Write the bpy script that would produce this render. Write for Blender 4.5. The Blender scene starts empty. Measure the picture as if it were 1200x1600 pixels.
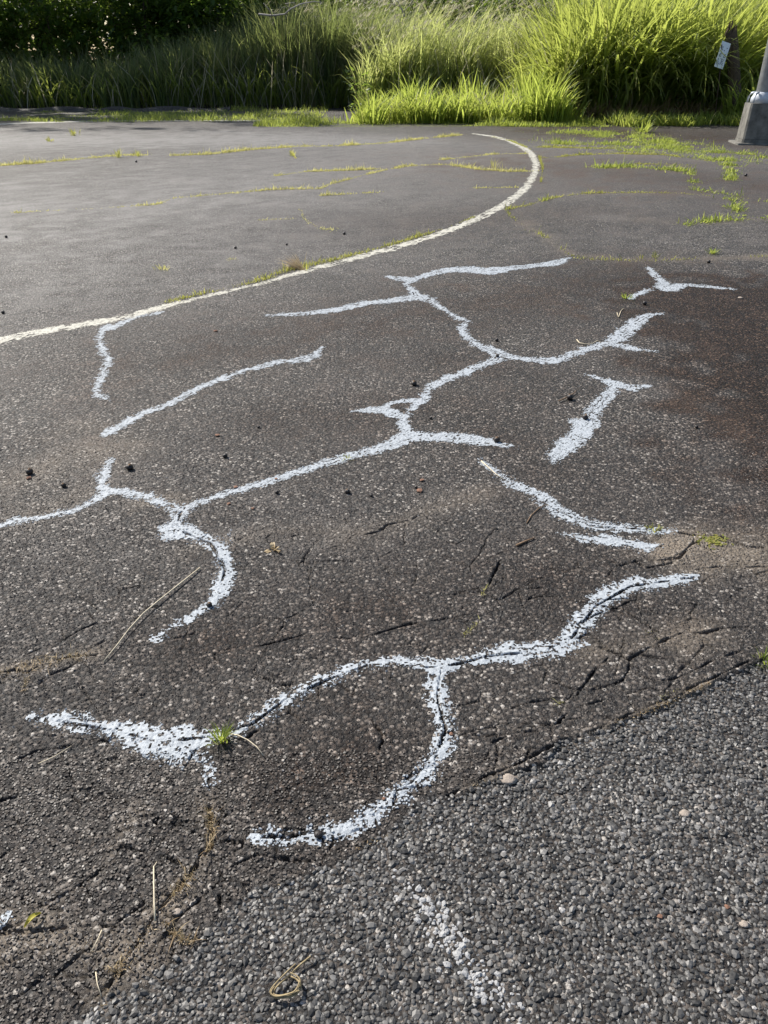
import bpy, math
import numpy as np
from mathutils import Vector

# ------------------------------------------------------------------ camera, sky, sun, exposure
SC = bpy.context.scene
COL = SC.collection
CAM_H, PITCH, FPX = 1.6, math.radians(30.5), 1202.0          # eye height (m), downward tilt, focal length in survey pixels
cam_data = bpy.data.cameras.new('camera')
cam = bpy.data.objects.new('camera', cam_data)
COL.objects.link(cam)
SC.camera = cam
cam.location = (0, 0, CAM_H)
cam.rotation_euler = (math.pi / 2 - PITCH, 0, 0)
cam_data.sensor_fit = 'VERTICAL'
cam_data.sensor_height = 24.0
cam_data.lens = 24.0 * FPX / 1600.0
cam_data.clip_start = 0.05
cam_data.clip_end = 2000

SUN_AZ, SUN_EL = math.radians(-47), math.radians(43)         # azimuth clockwise from +Y
world = bpy.data.worlds.new('World')
SC.world = world
world.use_nodes = True
wn = world.node_tree
sky = wn.nodes.new('ShaderNodeTexSky')
sky.sky_type = 'NISHITA'
sky.sun_disc = False
sky.sun_elevation = SUN_EL
sky.sun_rotation = SUN_AZ
sky.air_density = 1.0
sky.dust_density = 1.5
wn.links.new(sky.outputs[0], wn.nodes['Background'].inputs[0])
wn.nodes['Background'].inputs[1].default_value = 0.085

sun_data = bpy.data.lights.new('sun', 'SUN')
sun_data.energy = 4.6
sun_data.angle = math.radians(0.5)
sun_data.color = (1.0, 0.95, 0.87)
sun = bpy.data.objects.new('sun', sun_data)
COL.objects.link(sun)
sdir = Vector((math.sin(SUN_AZ) * math.cos(SUN_EL), math.cos(SUN_AZ) * math.cos(SUN_EL), math.sin(SUN_EL)))
sun.rotation_euler = (-sdir).to_track_quat('-Z', 'Y').to_euler()
sun.location = sdir * 60

vs = SC.view_settings
vs.view_transform = 'Standard'
vs.look = 'None'
vs.gamma = 1.0
vs.use_curve_mapping = False
vs.exposure = 0.68

RNG = np.random.default_rng(7)
SP, CP = math.sin(PITCH), math.cos(PITCH)


# ------------------------------------------------------------------ survey helpers
def at(px, py, z=0.0):
    """point on the level z that the survey position (px, py) stands for"""
    a, b = (px - 600) / FPX, (800 - py) / FPX
    dx, dy, dz = a, CP + b * SP, -SP + b * CP
    t = (z - CAM_H) / dz
    return np.array([dx * t, dy * t, z])


def pxm(px, py):
    """survey pixels per metre, across the view, at that ground point"""
    p = at(px, py)
    return FPX / (p[1] * CP + CAM_H * SP)


def up_to(px, py, y):
    """height above the ground of survey position (px, py) on the vertical plane at depth y"""
    b = (800 - py) / FPX
    t = y / (CP + b * SP)
    return CAM_H + t * (-SP + b * CP), (px - 600) / FPX * t


def stroke(pts):
    """traced points (px, py, width in px) -> ground polyline with half widths (x, y, hw)"""
    out = []
    for i, p in enumerate(pts):
        a, b = pts[max(i - 1, 0)], pts[min(i + 1, len(pts) - 1)]
        d = np.array([b[0] - a[0], b[1] - a[1]], float)
        d /= max(np.hypot(*d), 1e-6)
        n = np.array([-d[1], d[0]]) * p[2] / 2
        c = at(p[0], p[1])
        q1, q2 = at(p[0] + n[0], p[1] + n[1]), at(p[0] - n[0], p[1] - n[1])
        t = at(p[0] + d[0], p[1] + d[1]) - c
        t = t[:2] / np.hypot(*t[:2])
        w = q1[:2] - q2[:2]
        out.append((c[0], c[1], max(abs(w[0] * -t[1] + w[1] * t[0]) / 2, 0.001)))
    return np.array(out)


# ------------------------------------------------------------------ noise
def _hash(ix, iy, seed):
    h = (ix.astype(np.int64) * 374761393 + iy.astype(np.int64) * 668265263 + seed * 974634777) & 0xFFFFFFFF
    h = ((h ^ (h >> 13)) * 1274126177) & 0xFFFFFFFF
    h = ((h ^ (h >> 16)) * 2246822519) & 0xFFFFFFFF
    return ((h ^ (h >> 15)) & 0xFFFFFF) / float(0xFFFFFF)


def vnoise(x, y, lam, seed=0):
    """smooth value noise, -1..1"""
    u, v = x / lam, y / lam
    iu, iv = np.floor(u), np.floor(v)
    fu, fv = u - iu, v - iv
    fu, fv = fu * fu * (3 - 2 * fu), fv * fv * (3 - 2 * fv)
    a, b = _hash(iu, iv, seed), _hash(iu + 1, iv, seed)
    c, d = _hash(iu, iv + 1, seed), _hash(iu + 1, iv + 1, seed)
    return ((a * (1 - fu) + b * fu) * (1 - fv) + (c * (1 - fu) + d * fu) * fv) * 2 - 1


def fbm(x, y, lam, seed=0, n=3):
    s, a = 0, 1.0
    for k in range(n):
        s = s + a * vnoise(x, y, lam / 2 ** k, seed + 31 * k)
        a *= 0.55
    return s


def grow(gx, gy, strokes, margin):
    """signed field on a regular grid: half width minus distance to the nearest stroke"""
    S = np.full((len(gy), len(gx)), -9.0)
    for st in strokes:
        for p, q in zip(st[:-1], st[1:]):
            m = max(p[2], q[2]) + margin
            i0, i1 = np.searchsorted(gx, [min(p[0], q[0]) - m, max(p[0], q[0]) + m])
            j0, j1 = np.searchsorted(gy, [min(p[1], q[1]) - m, max(p[1], q[1]) + m])
            if i1 <= i0 or j1 <= j0:
                continue
            X, Y = np.meshgrid(gx[i0:i1], gy[j0:j1])
            d = q[:2] - p[:2]
            t = np.clip(((X - p[0]) * d[0] + (Y - p[1]) * d[1]) / max(d @ d, 1e-9), 0, 1)
            dist = np.hypot(X - p[0] - t * d[0], Y - p[1] - t * d[1])
            w = p[2] + t * (q[2] - p[2])
            np.maximum(S[j0:j1, i0:i1], w - dist, out=S[j0:j1, i0:i1])
    return S


# ------------------------------------------------------------------ mesh helpers
def mesh_np(name, V, faces, mat=None, tone=None, extra=None, smooth=False):
    """mesh from a vertex array and a list of (M, k) face arrays"""
    me = bpy.data.meshes.new(name)
    V = np.asarray(V, dtype=np.float32)
    faces = [np.asarray(f, dtype=np.int32) for f in faces if len(f)]
    me.vertices.add(len(V))
    me.vertices.foreach_set('co', V.ravel())
    nl = sum(f.size for f in faces)
    nf = sum(len(f) for f in faces)
    me.loops.add(nl)
    me.loops.foreach_set('vertex_index', np.concatenate([f.ravel() for f in faces]))
    me.polygons.add(nf)
    starts, o = [], 0
    for f in faces:
        starts.append(o + np.arange(len(f)) * f.shape[1])
        o += f.size
    me.polygons.foreach_set('loop_start', np.concatenate(starts).astype(np.int32))
    me.polygons.foreach_set('use_smooth', np.full(nf, smooth))
    me.update(calc_edges=True)
    for k, arr in dict(tone=tone, **(extra or {})).items():
        if arr is not None:
            at_ = me.attributes.new(k, 'FLOAT', 'POINT')
            at_.data.foreach_set('value', np.asarray(arr, dtype=np.float32))
    if mat:
        me.materials.append(mat)
    return me


def obj(name, me, parent=None, loc=None):
    o = bpy.data.objects.new(name, me)
    COL.objects.link(o)
    if parent:
        o.parent = parent
    if loc is not None:
        o.location = loc
    return o


def tag(o, label=None, cat=None, group=None, kind=None):
    for k, v in dict(label=label, category=cat, group=group, kind=kind).items():
        if v:
            o[k] = v
    return o


class Soup:
    """collects vertex / face pieces for one mesh"""
    def __init__(s):
        s.V, s.F, s.T, s.n = [], {}, [], 0

    def add(s, V, faces, tone=0.5):
        V = np.asarray(V, float).reshape(-1, 3)
        for f in faces:
            f = np.asarray(f)
            if f.ndim == 1:
                f = f[None]
            s.F.setdefault(f.shape[1], []).append(f + s.n)
        s.V.append(V)
        s.T.append(np.full(len(V), tone) if np.isscalar(tone) else np.asarray(tone))
        s.n += len(V)

    def mesh(s, name, mat, smooth=False):
        return mesh_np(name, np.concatenate(s.V), [np.concatenate(v) for v in s.F.values()], mat,
                       tone=np.concatenate(s.T), smooth=smooth)

    def tube(s, pts, radii, sides=6, tone=0.5):
        pts = np.asarray(pts, float)
        n = len(pts)
        rings = []
        for i in range(n):
            d = pts[min(i + 1, n - 1)] - pts[max(i - 1, 0)]
            d /= np.linalg.norm(d) + 1e-12
            u = np.cross(d, [0, 0, 1.0] if abs(d[2]) < .9 else [1.0, 0, 0])
            u /= np.linalg.norm(u)
            v = np.cross(u, d)
            a = np.arange(sides) * 2 * math.pi / sides
            rings.append(pts[i] + radii[i] * (np.cos(a)[:, None] * u + np.sin(a)[:, None] * v))
        V = np.concatenate(rings)
        k = np.arange(sides)
        F = [np.stack([i * sides + k, i * sides + (k + 1) % sides, (i + 1) * sides + (k + 1) % sides, (i + 1) * sides + k], 1)
             for i in range(n - 1)]
        s.add(V, F + [k[None, ::-1], (n - 1) * sides + k[None]], tone)

    def prism(s, bottom, top, tone=0.5):
        n = len(bottom)
        k = np.arange(n)
        s.add(np.concatenate([bottom, top]),
              [np.stack([k, (k + 1) % n, n + (k + 1) % n, n + k], 1), k[None, ::-1], n + k[None]], tone)


def blades(P, L, W, az, lean, curl, segs=4, tone=None, twist=0.5, rng=RNG, bend=1.4):
    """many grass blades at once -> (V, faces, tone, along)"""
    N = len(P)
    ca, sa = np.cos(az), np.sin(az)
    tw = az + math.pi / 2 + rng.normal(0, twist, N)
    side = np.stack([np.cos(tw), np.sin(tw), np.zeros(N)], 1)
    c = np.array(P, float)
    Vs, al = [], []
    for i in range(segs + 1):
        t = i / segs
        if i:
            th = lean + curl * ((i - .5) / segs) ** bend
            st = np.stack([np.sin(th) * ca, np.sin(th) * sa, np.cos(th)], 1)
            c = c + st * (L / segs)[:, None]
        w = W * (0.55 + 0.9 * t if t < .5 else 2.0 * (1 - t)) / 2
        if i < segs:
            Vs += [c + side * w[:, None], c - side * w[:, None]]
            al += [np.full(N, t)] * 2
        else:
            Vs.append(c)
            al.append(np.ones(N))
    V = np.stack(Vs, 1).reshape(-1, 3)
    A = np.stack(al, 1).ravel()
    nv = 2 * segs + 1
    b = np.arange(N)[:, None] * nv
    Q = [b + np.array([[2 * i, 2 * i + 1, 2 * i + 3, 2 * i + 2]]) for i in range(segs - 1)]
    T = b + np.array([[2 * segs - 2, 2 * segs - 1, 2 * segs]])
    tn = np.repeat(np.full(N, .5) if tone is None else tone, nv)
    return V, [np.concatenate(Q), T] if Q else [T], tn, A


# ------------------------------------------------------------------ materials
def new_mat(name):
    m = bpy.data.materials.new(name)
    m.use_nodes = True
    nt = m.node_tree
    return m, nt, nt.nodes['Principled BSDF'], nt.nodes['Material Output']


def N(nt, kind, **kw):
    n = nt.nodes.new(kind)
    for k, v in kw.items():
        if k.startswith('i_'):
            n.inputs[k[2:]].default_value = v
        else:
            setattr(n, k, v)
    return n


def ramp(nt, fac, stops, interp='LINEAR'):
    r = nt.nodes.new('ShaderNodeValToRGB')
    r.color_ramp.interpolation = interp
    e = r.color_ramp.elements
    while len(e) < len(stops):
        e.new(0.5)
    for el, (p, c) in zip(e, stops):
        el.position = p
        el.color = (*c, 1) if len(c) == 3 else c
    nt.links.new(fac, r.inputs[0])
    return r.outputs[0]


def mix(nt, fac, a, b, mode='MIX'):
    m = nt.nodes.new('ShaderNodeMix')
    m.data_type = 'RGBA'
    m.blend_type = mode
    for sock, v in ((m.inputs['Factor'], fac), (m.inputs['A'], a), (m.inputs['B'], b)):
        if isinstance(v, bpy.types.NodeSocket):
            nt.links.new(v, sock)
        elif isinstance(v, (int, float)):
            sock.default_value = v
        else:
            sock.default_value = (*v, 1)
    return m.outputs['Result']


def math_(nt, op, a, b=0.0, clamp=False):
    m = nt.nodes.new('ShaderNodeMath')
    m.operation = op
    m.use_clamp = clamp
    for sock, v in ((m.inputs[0], a), (m.inputs[1], b)):
        if isinstance(v, bpy.types.NodeSocket):
            nt.links.new(v, sock)
        else:
            sock.default_value = v
    return m.outputs[0]


def attr(nt, name):
    a = nt.nodes.new('ShaderNodeAttribute')
    a.attribute_name = name
    return a.outputs['Fac']


def noise(nt, vec, scale, detail=3, rough=.55):
    n = N(nt, 'ShaderNodeTexNoise')
    n.inputs['Scale'].default_value = scale
    n.inputs['Detail'].default_value = detail
    n.inputs['Roughness'].default_value = rough
    nt.links.new(vec, n.inputs['Vector'])
    return n.outputs[0]


STONE_RAMP = [(0.0, (.012, .0089, .0070)), (.4, (.040, .0316, .0255)), (.74, (.106, .089, .0755)), (.92, (.19, .168, .148)), (1.0, (.40, .368, .33))]


def asphalt_material(name, cell, coarse=False):
    m, nt, bs, out = new_mat(name)
    co = N(nt, 'ShaderNodeTexCoord').outputs['Object']
    v1 = N(nt, 'ShaderNodeTexVoronoi')
    v1.inputs['Scale'].default_value = 1 / cell
    v1.inputs['Randomness'].default_value = 1
    nt.links.new(co, v1.inputs['Vector'])
    sep = N(nt, 'ShaderNodeSeparateColor')
    nt.links.new(v1.outputs['Color'], sep.inputs[0])
    big = noise(nt, co, .9, 4, .6)
    mid = noise(nt, co, 7, 4, .6)
    t = math_(nt, 'ADD', sep.outputs[0], math_(nt, 'MULTIPLY', math_(nt, 'SUBTRACT', mid, .5), .5))
    t = math_(nt, 'ADD', t, math_(nt, 'MULTIPLY', math_(nt, 'SUBTRACT', big, .5), .5), True)
    clus = noise(nt, co, 34, 2, .6)
    t = math_(nt, 'ADD', t, math_(nt, 'MULTIPLY', math_(nt, 'SUBTRACT', clus, .5), .45))
    t = math_(nt, 'ADD', t, math_(nt, 'MULTIPLY', math_(nt, 'SUBTRACT', noise(nt, co, 26, 3, .7), .5), .85), True)
    stone = ramp(nt, t, STONE_RAMP)
    # tar binder shows between the stones
    edge = math_(nt, 'MULTIPLY', math_(nt, 'SUBTRACT', v1.outputs['Distance'], .42), 4.0, True)
    colr = mix(nt, edge, stone, (.018, .016, .015))
    # wear and dirt on the surface; pale also holds far-lot sun glare as colour
    colr = mix(nt, math_(nt, 'MULTIPLY', attr(nt, 'dust'), math_(nt, 'ADD', mid, .25), True), colr, (.25, .205, .155))
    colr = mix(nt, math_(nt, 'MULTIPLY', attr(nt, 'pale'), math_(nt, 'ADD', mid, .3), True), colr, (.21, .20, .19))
    colr = mix(nt, math_(nt, 'MULTIPLY', attr(nt, 'rust'), math_(nt, 'ADD', mid, .6), True), colr, (.42, .30, .235), 'MULTIPLY')
    nt.links.new(colr, bs.inputs['Base Color'])
    nt.links.new(ramp(nt, sep.outputs[1], [(0, (.42,) * 3), (1, (.85,) * 3)]), bs.inputs['Roughness'])
    nt.links.new(math_(nt, 'SUBTRACT', .42, math_(nt, 'MULTIPLY', attr(nt, 'rust'), .2), True), bs.inputs['Specular IOR Level'])
    hgt = math_(nt, 'SUBTRACT', math_(nt, 'MULTIPLY', sep.outputs[2], .8), math_(nt, 'POWER', v1.outputs['Distance'], 1.6))
    hgt = math_(nt, 'ADD', hgt, math_(nt, 'MULTIPLY', noise(nt, co, 420, 2, .6), .5))
    bp = N(nt, 'ShaderNodeBump')
    bp.inputs['Strength'].default_value = .9
    bp.inputs['Distance'].default_value = cell * .55
    nt.links.new(hgt, bp.inputs['Height'])
    nt.links.new(bp.outputs[0], bs.inputs['Normal'])
    return m


def chip_material(name, stops, rough=(.35, .8), spec=.5):
    m, nt, bs, out = new_mat(name)
    co = N(nt, 'ShaderNodeTexCoord').outputs['Object']
    n = noise(nt, co, 260, 3, .6)
    t = math_(nt, 'ADD', attr(nt, 'tone'), math_(nt, 'MULTIPLY', math_(nt, 'SUBTRACT', n, .5), .45), True)
    big = noise(nt, co, .9, 4, .6)
    t = math_(nt, 'ADD', t, math_(nt, 'MULTIPLY', math_(nt, 'SUBTRACT', big, .5), .4), True)
    nt.links.new(ramp(nt, t, stops), bs.inputs['Base Color'])
    nt.links.new(ramp(nt, n, [(0.2, (rough[0],) * 3), (.8, (rough[1],) * 3)]), bs.inputs['Roughness'])
    bs.inputs['Specular IOR Level'].default_value = spec
    return m


def paint_material(name, c_dirty, c_clean):
    m, nt, bs, out = new_mat(name)
    co = N(nt, 'ShaderNodeTexCoord').outputs['Object']
    n = noise(nt, co, 60, 5, .7)
    n2 = noise(nt, co, 300, 2, .6)
    t = math_(nt, 'ADD', math_(nt, 'MULTIPLY', n, .6), math_(nt, 'MULTIPLY', n2, .4))
    nt.links.new(ramp(nt, t, [(.28, c_dirty), (.52, c_clean)]), bs.inputs['Base Color'])
    bs.inputs['Roughness'].default_value = .62
    bs.inputs['Specular IOR Level'].default_value = .35
    bp = N(nt, 'ShaderNodeBump')
    bp.inputs['Strength'].default_value = .7
    bp.inputs['Distance'].default_value = .004
    nt.links.new(noise(nt, co, 140, 3, .6), bp.inputs['Height'])
    nt.links.new(bp.outputs[0], bs.inputs['Normal'])
    return m


def leaf_material(name, stops, transl=.5, tcol=(.30, .42, .04), rough=.5, spec=.35, tip=None):
    """thin leaves: colour by the tone of each blade, part of the light passes through"""
    m, nt, bs, out = new_mat(name)
    c = ramp(nt, attr(nt, 'tone'), stops)
    if tip:
        c = mix(nt, math_(nt, 'MULTIPLY', math_(nt, 'POWER', attr(nt, 'along'), 3.0), tip[1]), c, tip[0])
    nt.links.new(c, bs.inputs['Base Color'])
    bs.inputs['Roughness'].default_value = rough
    bs.inputs['Specular IOR Level'].default_value = spec
    tr = N(nt, 'ShaderNodeBsdfTranslucent')
    nt.links.new(mix(nt, .6, c, tcol), tr.inputs['Color'])
    ms = N(nt, 'ShaderNodeMixShader')
    ms.inputs[0].default_value = transl
    nt.links.new(bs.outputs[0], ms.inputs[1])
    nt.links.new(tr.outputs[0], ms.inputs[2])
    nt.links.new(ms.outputs[0], out.inputs['Surface'])
    return m


def plain(name, color, rough=.6, spec=.4, metallic=0.0, var=.25, scale=20, bump=0.0):
    m, nt, bs, out = new_mat(name)
    co = N(nt, 'ShaderNodeTexCoord').outputs['Object']
    n = noise(nt, co, scale, 5, .65)
    lo = tuple(c * (1 - var) for c in color)
    hi = tuple(min(1, c * (1 + var)) for c in color)
    nt.links.new(ramp(nt, n, [(.3, lo), (.7, hi)]), bs.inputs['Base Color'])
    bs.inputs['Roughness'].default_value = rough
    bs.inputs['Specular IOR Level'].default_value = spec
    bs.inputs['Metallic'].default_value = metallic
    if bump:
        bp = N(nt, 'ShaderNodeBump')
        bp.inputs['Strength'].default_value = .6
        bp.inputs['Distance'].default_value = bump
        nt.links.new(noise(nt, co, scale * 4, 4, .6), bp.inputs['Height'])
        nt.links.new(bp.outputs[0], bs.inputs['Normal'])
    return m


M = {}
M['fine'] = asphalt_material('fine_asphalt', .0118)
M['coarse'] = asphalt_material('coarse_asphalt', .012)
M['chip'] = chip_material('stone_chip', STONE_RAMP)
M['coarse_chip'] = chip_material('coarse_chip', [(0, (.018, .0175, .017)), (.3, (.055, .053, .050)), (.7, (.135, .130, .123)), (.92, (.20, .194, .186)), (1, (.34, .33, .32))], (.3, .7))
M['spray'] = paint_material('sprayed_paint', (.16, .178, .196), (.385, .417, .449))
M['scuff'] = paint_material('scuffed_paint', (.12, .12, .12), (.35, .35, .35))
M['line'] = paint_material('line_paint', (.26, .245, .20), (.52, .50, .43))
M['soil'] = plain('soil', (.055, .042, .030), .95, .1, scale=6, bump=.02)
M['debris'] = leaf_material('dry_debris', [(0, (.16, .095, .05)), (.5, (.33, .24, .13)), (1, (.50, .40, .25))], .25, (.5, .4, .2))
M['weed'] = leaf_material('crack_weed', [(0, (.20, .19, .06)), (.4, (.20, .24, .05)), (.75, (.38, .36, .10)), (1, (.52, .44, .19))], .5, (.60, .60, .12))
M['weed_dry'] = leaf_material('dry_weed', [(0, (.28, .24, .09)), (.5, (.44, .42, .15)), (1, (.64, .59, .30))], .5, (.78, .74, .24))
M['fresh'] = leaf_material('fresh_grass', [(0, (.10, .15, .03)), (.5, (.18, .24, .045)), (.9, (.30, .33, .09)), (1, (.46, .40, .18))], .55, (.62, .70, .13))
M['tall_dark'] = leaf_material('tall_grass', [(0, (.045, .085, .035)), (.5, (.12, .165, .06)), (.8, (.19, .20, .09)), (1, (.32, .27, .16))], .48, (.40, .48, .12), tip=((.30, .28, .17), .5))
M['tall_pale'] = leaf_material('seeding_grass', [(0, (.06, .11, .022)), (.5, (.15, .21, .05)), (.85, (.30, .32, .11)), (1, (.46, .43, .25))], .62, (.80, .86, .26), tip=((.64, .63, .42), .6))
M['plume'] = leaf_material('seed_plume', [(0, (.30, .27, .17)), (.6, (.46, .42, .30)), (1, (.60, .56, .44))], .5, (.6, .55, .38))
M['bright'] = leaf_material('bright_grass', [(0, (.06, .12, .018)), (.55, (.15, .22, .035)), (.9, (.27, .32, .07)), (1, (.42, .36, .15))], .62, (.74, .84, .16))
M['clump'] = leaf_material('big_grass', [(0, (.035, .075, .012)), (.5, (.085, .135, .022)), (.9, (.18, .22, .05)), (1, (.36, .30, .14))], .58, (.70, .78, .15), tip=((.38, .38, .16), .45))
M['leaf'] = leaf_material('tree_leaf', [(0, (.022, .045, .012)), (.6, (.045, .085, .018)), (1, (.09, .13, .03))], .5, (.45, .62, .08), rough=.4)
M['bark'] = plain('bark', (.10, .075, .055), .9, .2, scale=14, bump=.01)
M['dead'] = plain('dead_wood', (.42, .38, .33), .8, .3, scale=30)
M['twig'] = plain('twig', (.20, .13, .08), .8, .3, scale=60)
M['straw'] = plain('straw', (.58, .50, .36), .6, .4, scale=80)
M['old_straw'] = plain('old_straw', (.30, .235, .13), .7, .3, scale=90, var=.4)
M['nut'] = plain('nut_shell', (.022, .016, .014), .42, .5, scale=90, var=.5, bump=.002)
M['husk'] = plain('husk', (.22, .12, .08), .8, .3, scale=120, var=.5, bump=.002)
M['concrete'] = plain('concrete', (.165, .158, .142), .9, .3, scale=5, var=.5, bump=.006)
M['galv'] = plain('galvanised_steel', (.34, .35, .37), .45, .5, metallic=.6, scale=9, var=.2)
M['steel_light'] = plain('painted_collar', (.50, .53, .58), .45, .5, scale=12, var=.15)
M['sign'] = plain('sign_face', (.80, .85, .90), .5, .4, scale=40, var=.08)
M['sign_ink'] = plain('sign_ink', (.06, .09, .16), .6, .3, scale=40, var=.2)
M['yellow_leaf'] = leaf_material('yellow_leaf', [(0, (.45, .40, .06)), (1, (.5, .45, .08))], .35, (.6, .55, .08))
M['pale_stone'] = plain('pale_stone', (.33, .28, .235), .85, .3, scale=50, var=.2, bump=.004)

# ------------------------------------------------------------------ ground: cracks, seam, heights
SEAM = [(-60, 1680), (60, 1608), (110, 1588), (200, 1540), (300, 1472), (390, 1402), (430, 1387), (520, 1347), (600, 1302),
        (660, 1258), (720, 1234), (760, 1216), (790, 1206), (830, 1189), (880, 1163), (930, 1143), (990, 1117), (1040, 1097),
        (1110, 1065), (1170, 1036), (1240, 1000)]
seam = np.array([at(*p)[:2] for p in SEAM])
seam = np.concatenate([[[-6, seam[0, 1] + (-6 - seam[0, 0]) * .5]], seam, [[8, seam[-1, 1] + (8 - seam[-1, 0]) * .45]]])


def seam_y(x, y):
    return np.interp(x, seam[:, 0], seam[:, 1]) + .02 * vnoise(x, y, .10, 5) + .012 * vnoise(x, y, .03, 6)


# cracks: points, width in survey px, share that is open
CRACKS = [
    ([(60, 1122), (170, 1140), (250, 1162), (330, 1152), (395, 1131), (450, 1090), (510, 1064), (575, 1040), (690, 1044), (760, 1026), (850, 1018), (892, 1000), (930, 950), (985, 917), (1085, 902)], 3, .2),
    ([(690, 1044), (683, 1090), (697, 1140), (676, 1195), (610, 1248), (545, 1288), (450, 1309), (400, 1311)], 3, .25),
    ([(751, 722), (800, 756), (862, 794), (920, 822), (1060, 832)], 3, .35), ([(300, 1175), (322, 1200), (328, 1235)], 4, .7),
    ([(283, 800), (275, 826), (330, 850), (352, 890), (340, 930)], 4, .5),
    ([(400, 1010), (480, 990), (560, 1000), (640, 975), (735, 962)], 3, .35), ([(560, 1100), (600, 1150), (580, 1210), (610, 1248)], 3, .3),
    ([(0, 1250), (80, 1230), (180, 1240), (243, 1288)], 3, .45), ([(700, 1145), (760, 1150), (800, 1147)], 4, .6), ([(190, 1325), (260, 1340), (300, 1362)], 4, .6),
    ([(402, 1338), (460, 1345), (520, 1347)], 4, .5), ([(378, 1321), (398, 1290), (440, 1270)], 3, .5), ([(1072, 1056), (1110, 1035), (1180, 1010)], 3, .5),
    ([(912, 944), (975, 955)], 3, .4), ([(1090, 838), (1062, 834), (1040, 850), (990, 878)], 4, .6), ([(1062, 872), (1030, 876), (990, 878), (940, 880)], 4, .5),
    ([(690, 1247), (720, 1232), (760, 1212), (790, 1202), (830, 1184), (850, 1170), (880, 1158)], 7, 1.0),
    ([(880, 1158), (930, 1140), (990, 1114), (1040, 1094), (1110, 1062), (1170, 1034)], 4, .55),
    ([(800, 1106), (830, 1096), (860, 1092), (900, 1087), (912, 1072), (930, 1046), (950, 1030)], 5, .9),
    ([(770, 1160), (800, 1147), (850, 1141), (872, 1128), (890, 1110)], 5, .8),
    ([(820, 1190), (828, 1170), (836, 1150)], 4, .7),
    ([(848, 1070), (856, 1040), (860, 1008)], 5, .8),
    ([(925, 1078), (950, 1072), (972, 1064), (981, 1052), (985, 1034), (970, 1026), (935, 1012)], 5, .85),
    ([(985, 1031), (1010, 1016), (1040, 1000), (1065, 990), (1100, 989), (1125, 982), (1180, 978)], 5, .85),
    ([(1000, 1058), (1020, 1065), (1045, 1064), (1072, 1056)], 4, .7),
    ([(975, 955), (1000, 972), (1030, 990)], 3, .4),
    ([(940, 1095), (900, 1105)], 4, .6),
    ([(1062, 834), (1090, 838), (1130, 841), (1150, 848), (1170, 855), (1190, 856)], 5, .9),
    ([(1062, 872), (1080, 852), (1100, 842)], 4, .7),
    ([(1088, 890), (1120, 885), (1200, 886)], 3, .6),
    ([(475, 800), (500, 807), (540, 811), (550, 826), (560, 838), (590, 830), (606, 819), (640, 812), (668, 799), (700, 785), (745, 765)], 4, .7),
    ([(730, 972), (740, 962), (746, 948), (756, 936), (770, 900), (790, 860)], 4, .5),
    ([(826, 936), (846, 933), (880, 934), (912, 944)], 4, .6),
    ([(330, 1236), (312, 1243), (292, 1255)], 5, .8),
    ([(328, 1262), (331, 1300), (329, 1322), (318, 1342), (300, 1362), (270, 1398), (247, 1425), (232, 1446), (212, 1478), (190, 1502), (160, 1560)], 11, .9),
    ([(330, 1318), (358, 1314), (378, 1321)], 5, .8),
    ([(366, 1352), (386, 1344), (402, 1338)], 4, .7),
    ([(0, 1452), (28, 1448), (50, 1432), (66, 1414), (100, 1398), (150, 1368), (190, 1325)], 8, .7),
    ([(0, 1460), (60, 1456), (120, 1446), (150, 1449), (185, 1447)], 6, .7),
    ([(128, 1482), (146, 1486), (162, 1480)], 6, .8),
    ([(82, 1512), (108, 1524), (142, 1526), (168, 1510), (190, 1502)], 8, .9),
    ([(18, 1518), (50, 1490), (80, 1480)], 5, .7),
    ([(0, 1052), (22, 1047), (42, 1052), (70, 1036), (110, 1026), (150, 1024)], 5, .6),
    ([(243, 1288), (250, 1276), (262, 1268)], 4, .6),
    ([(345, 1440), (345, 1420), (342, 1400)], 5, .4),
    ([(20, 1190), (60, 1172), (110, 1165)], 4, .4),
    ([(350, 1165), (390, 1150), (402, 1142)], 5, .7),
    ([(990, 878), (1010, 888), (1050, 880)], 3, .4),
]
crack_strokes = [stroke([(x, y, w * .42) for x, y in pts]) for pts, w, o in CRACKS]

NX0, NX1, NY0, NY1, NS = -1.4, 1.7, .6, 2.8, .004
gx = NX0 + NS * np.arange(int(round((NX1 - NX0) / NS)) + 1)
gy = NY0 + NS * np.arange(int(round((NY1 - NY0) / NS)) + 1)
NX1, NY1 = gx[-1], gy[-1]
GX, GY = np.meshgrid(gx, gy)
fade = np.clip(np.minimum.reduce([GX - NX0, NX1 - GX, GY - NY0, NY1 - GY]) / .3, 0, 1)
H = .005 * vnoise(GX, GY, .42, 1) + .0028 * vnoise(GX, GY, .13, 2)
coarse_mask = GY < seam_y(GX, GY)
sd = seam_y(GX, GY) - GY
GROOVE = np.zeros(GX.shape)
H -= (.004 + .006 * np.clip((GX - .1) / .3, 0, 1)) * np.clip(sd / .012, 0, 1)
for st, (pts, w, opn) in zip(crack_strokes, CRACKS):
    S = grow(gx, gy, [st], .05) + .004 * vnoise(GX, GY, .045, 25)
    hw = st[:, 2].mean()
    wig = .9 * hw * vnoise(GX, GY, .03, 21) + .7 * hw * vnoise(GX, GY, .012, 22) + hw * 1.5 * (np.clip(fbm(GX, GY, .09, 23, 2) + opn * 1.6 - 1.1, -1.2, .4))
    wig = np.maximum(wig, np.where(fbm(GX, GY, .16, 27, 2) + opn > .08, .0031 - hw, -9))
    g = np.clip((S + wig) / .0035, 0, 1)
    H -= .015 * g * (~coarse_mask)
    GROOVE = np.maximum(GROOVE, g)
    # slab edges curl up a little beside the crack
    H += .0022 * np.exp(-np.clip(-S, 0, None) / .03) * (g < .5) * (S > -1) * (~coarse_mask)
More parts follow.
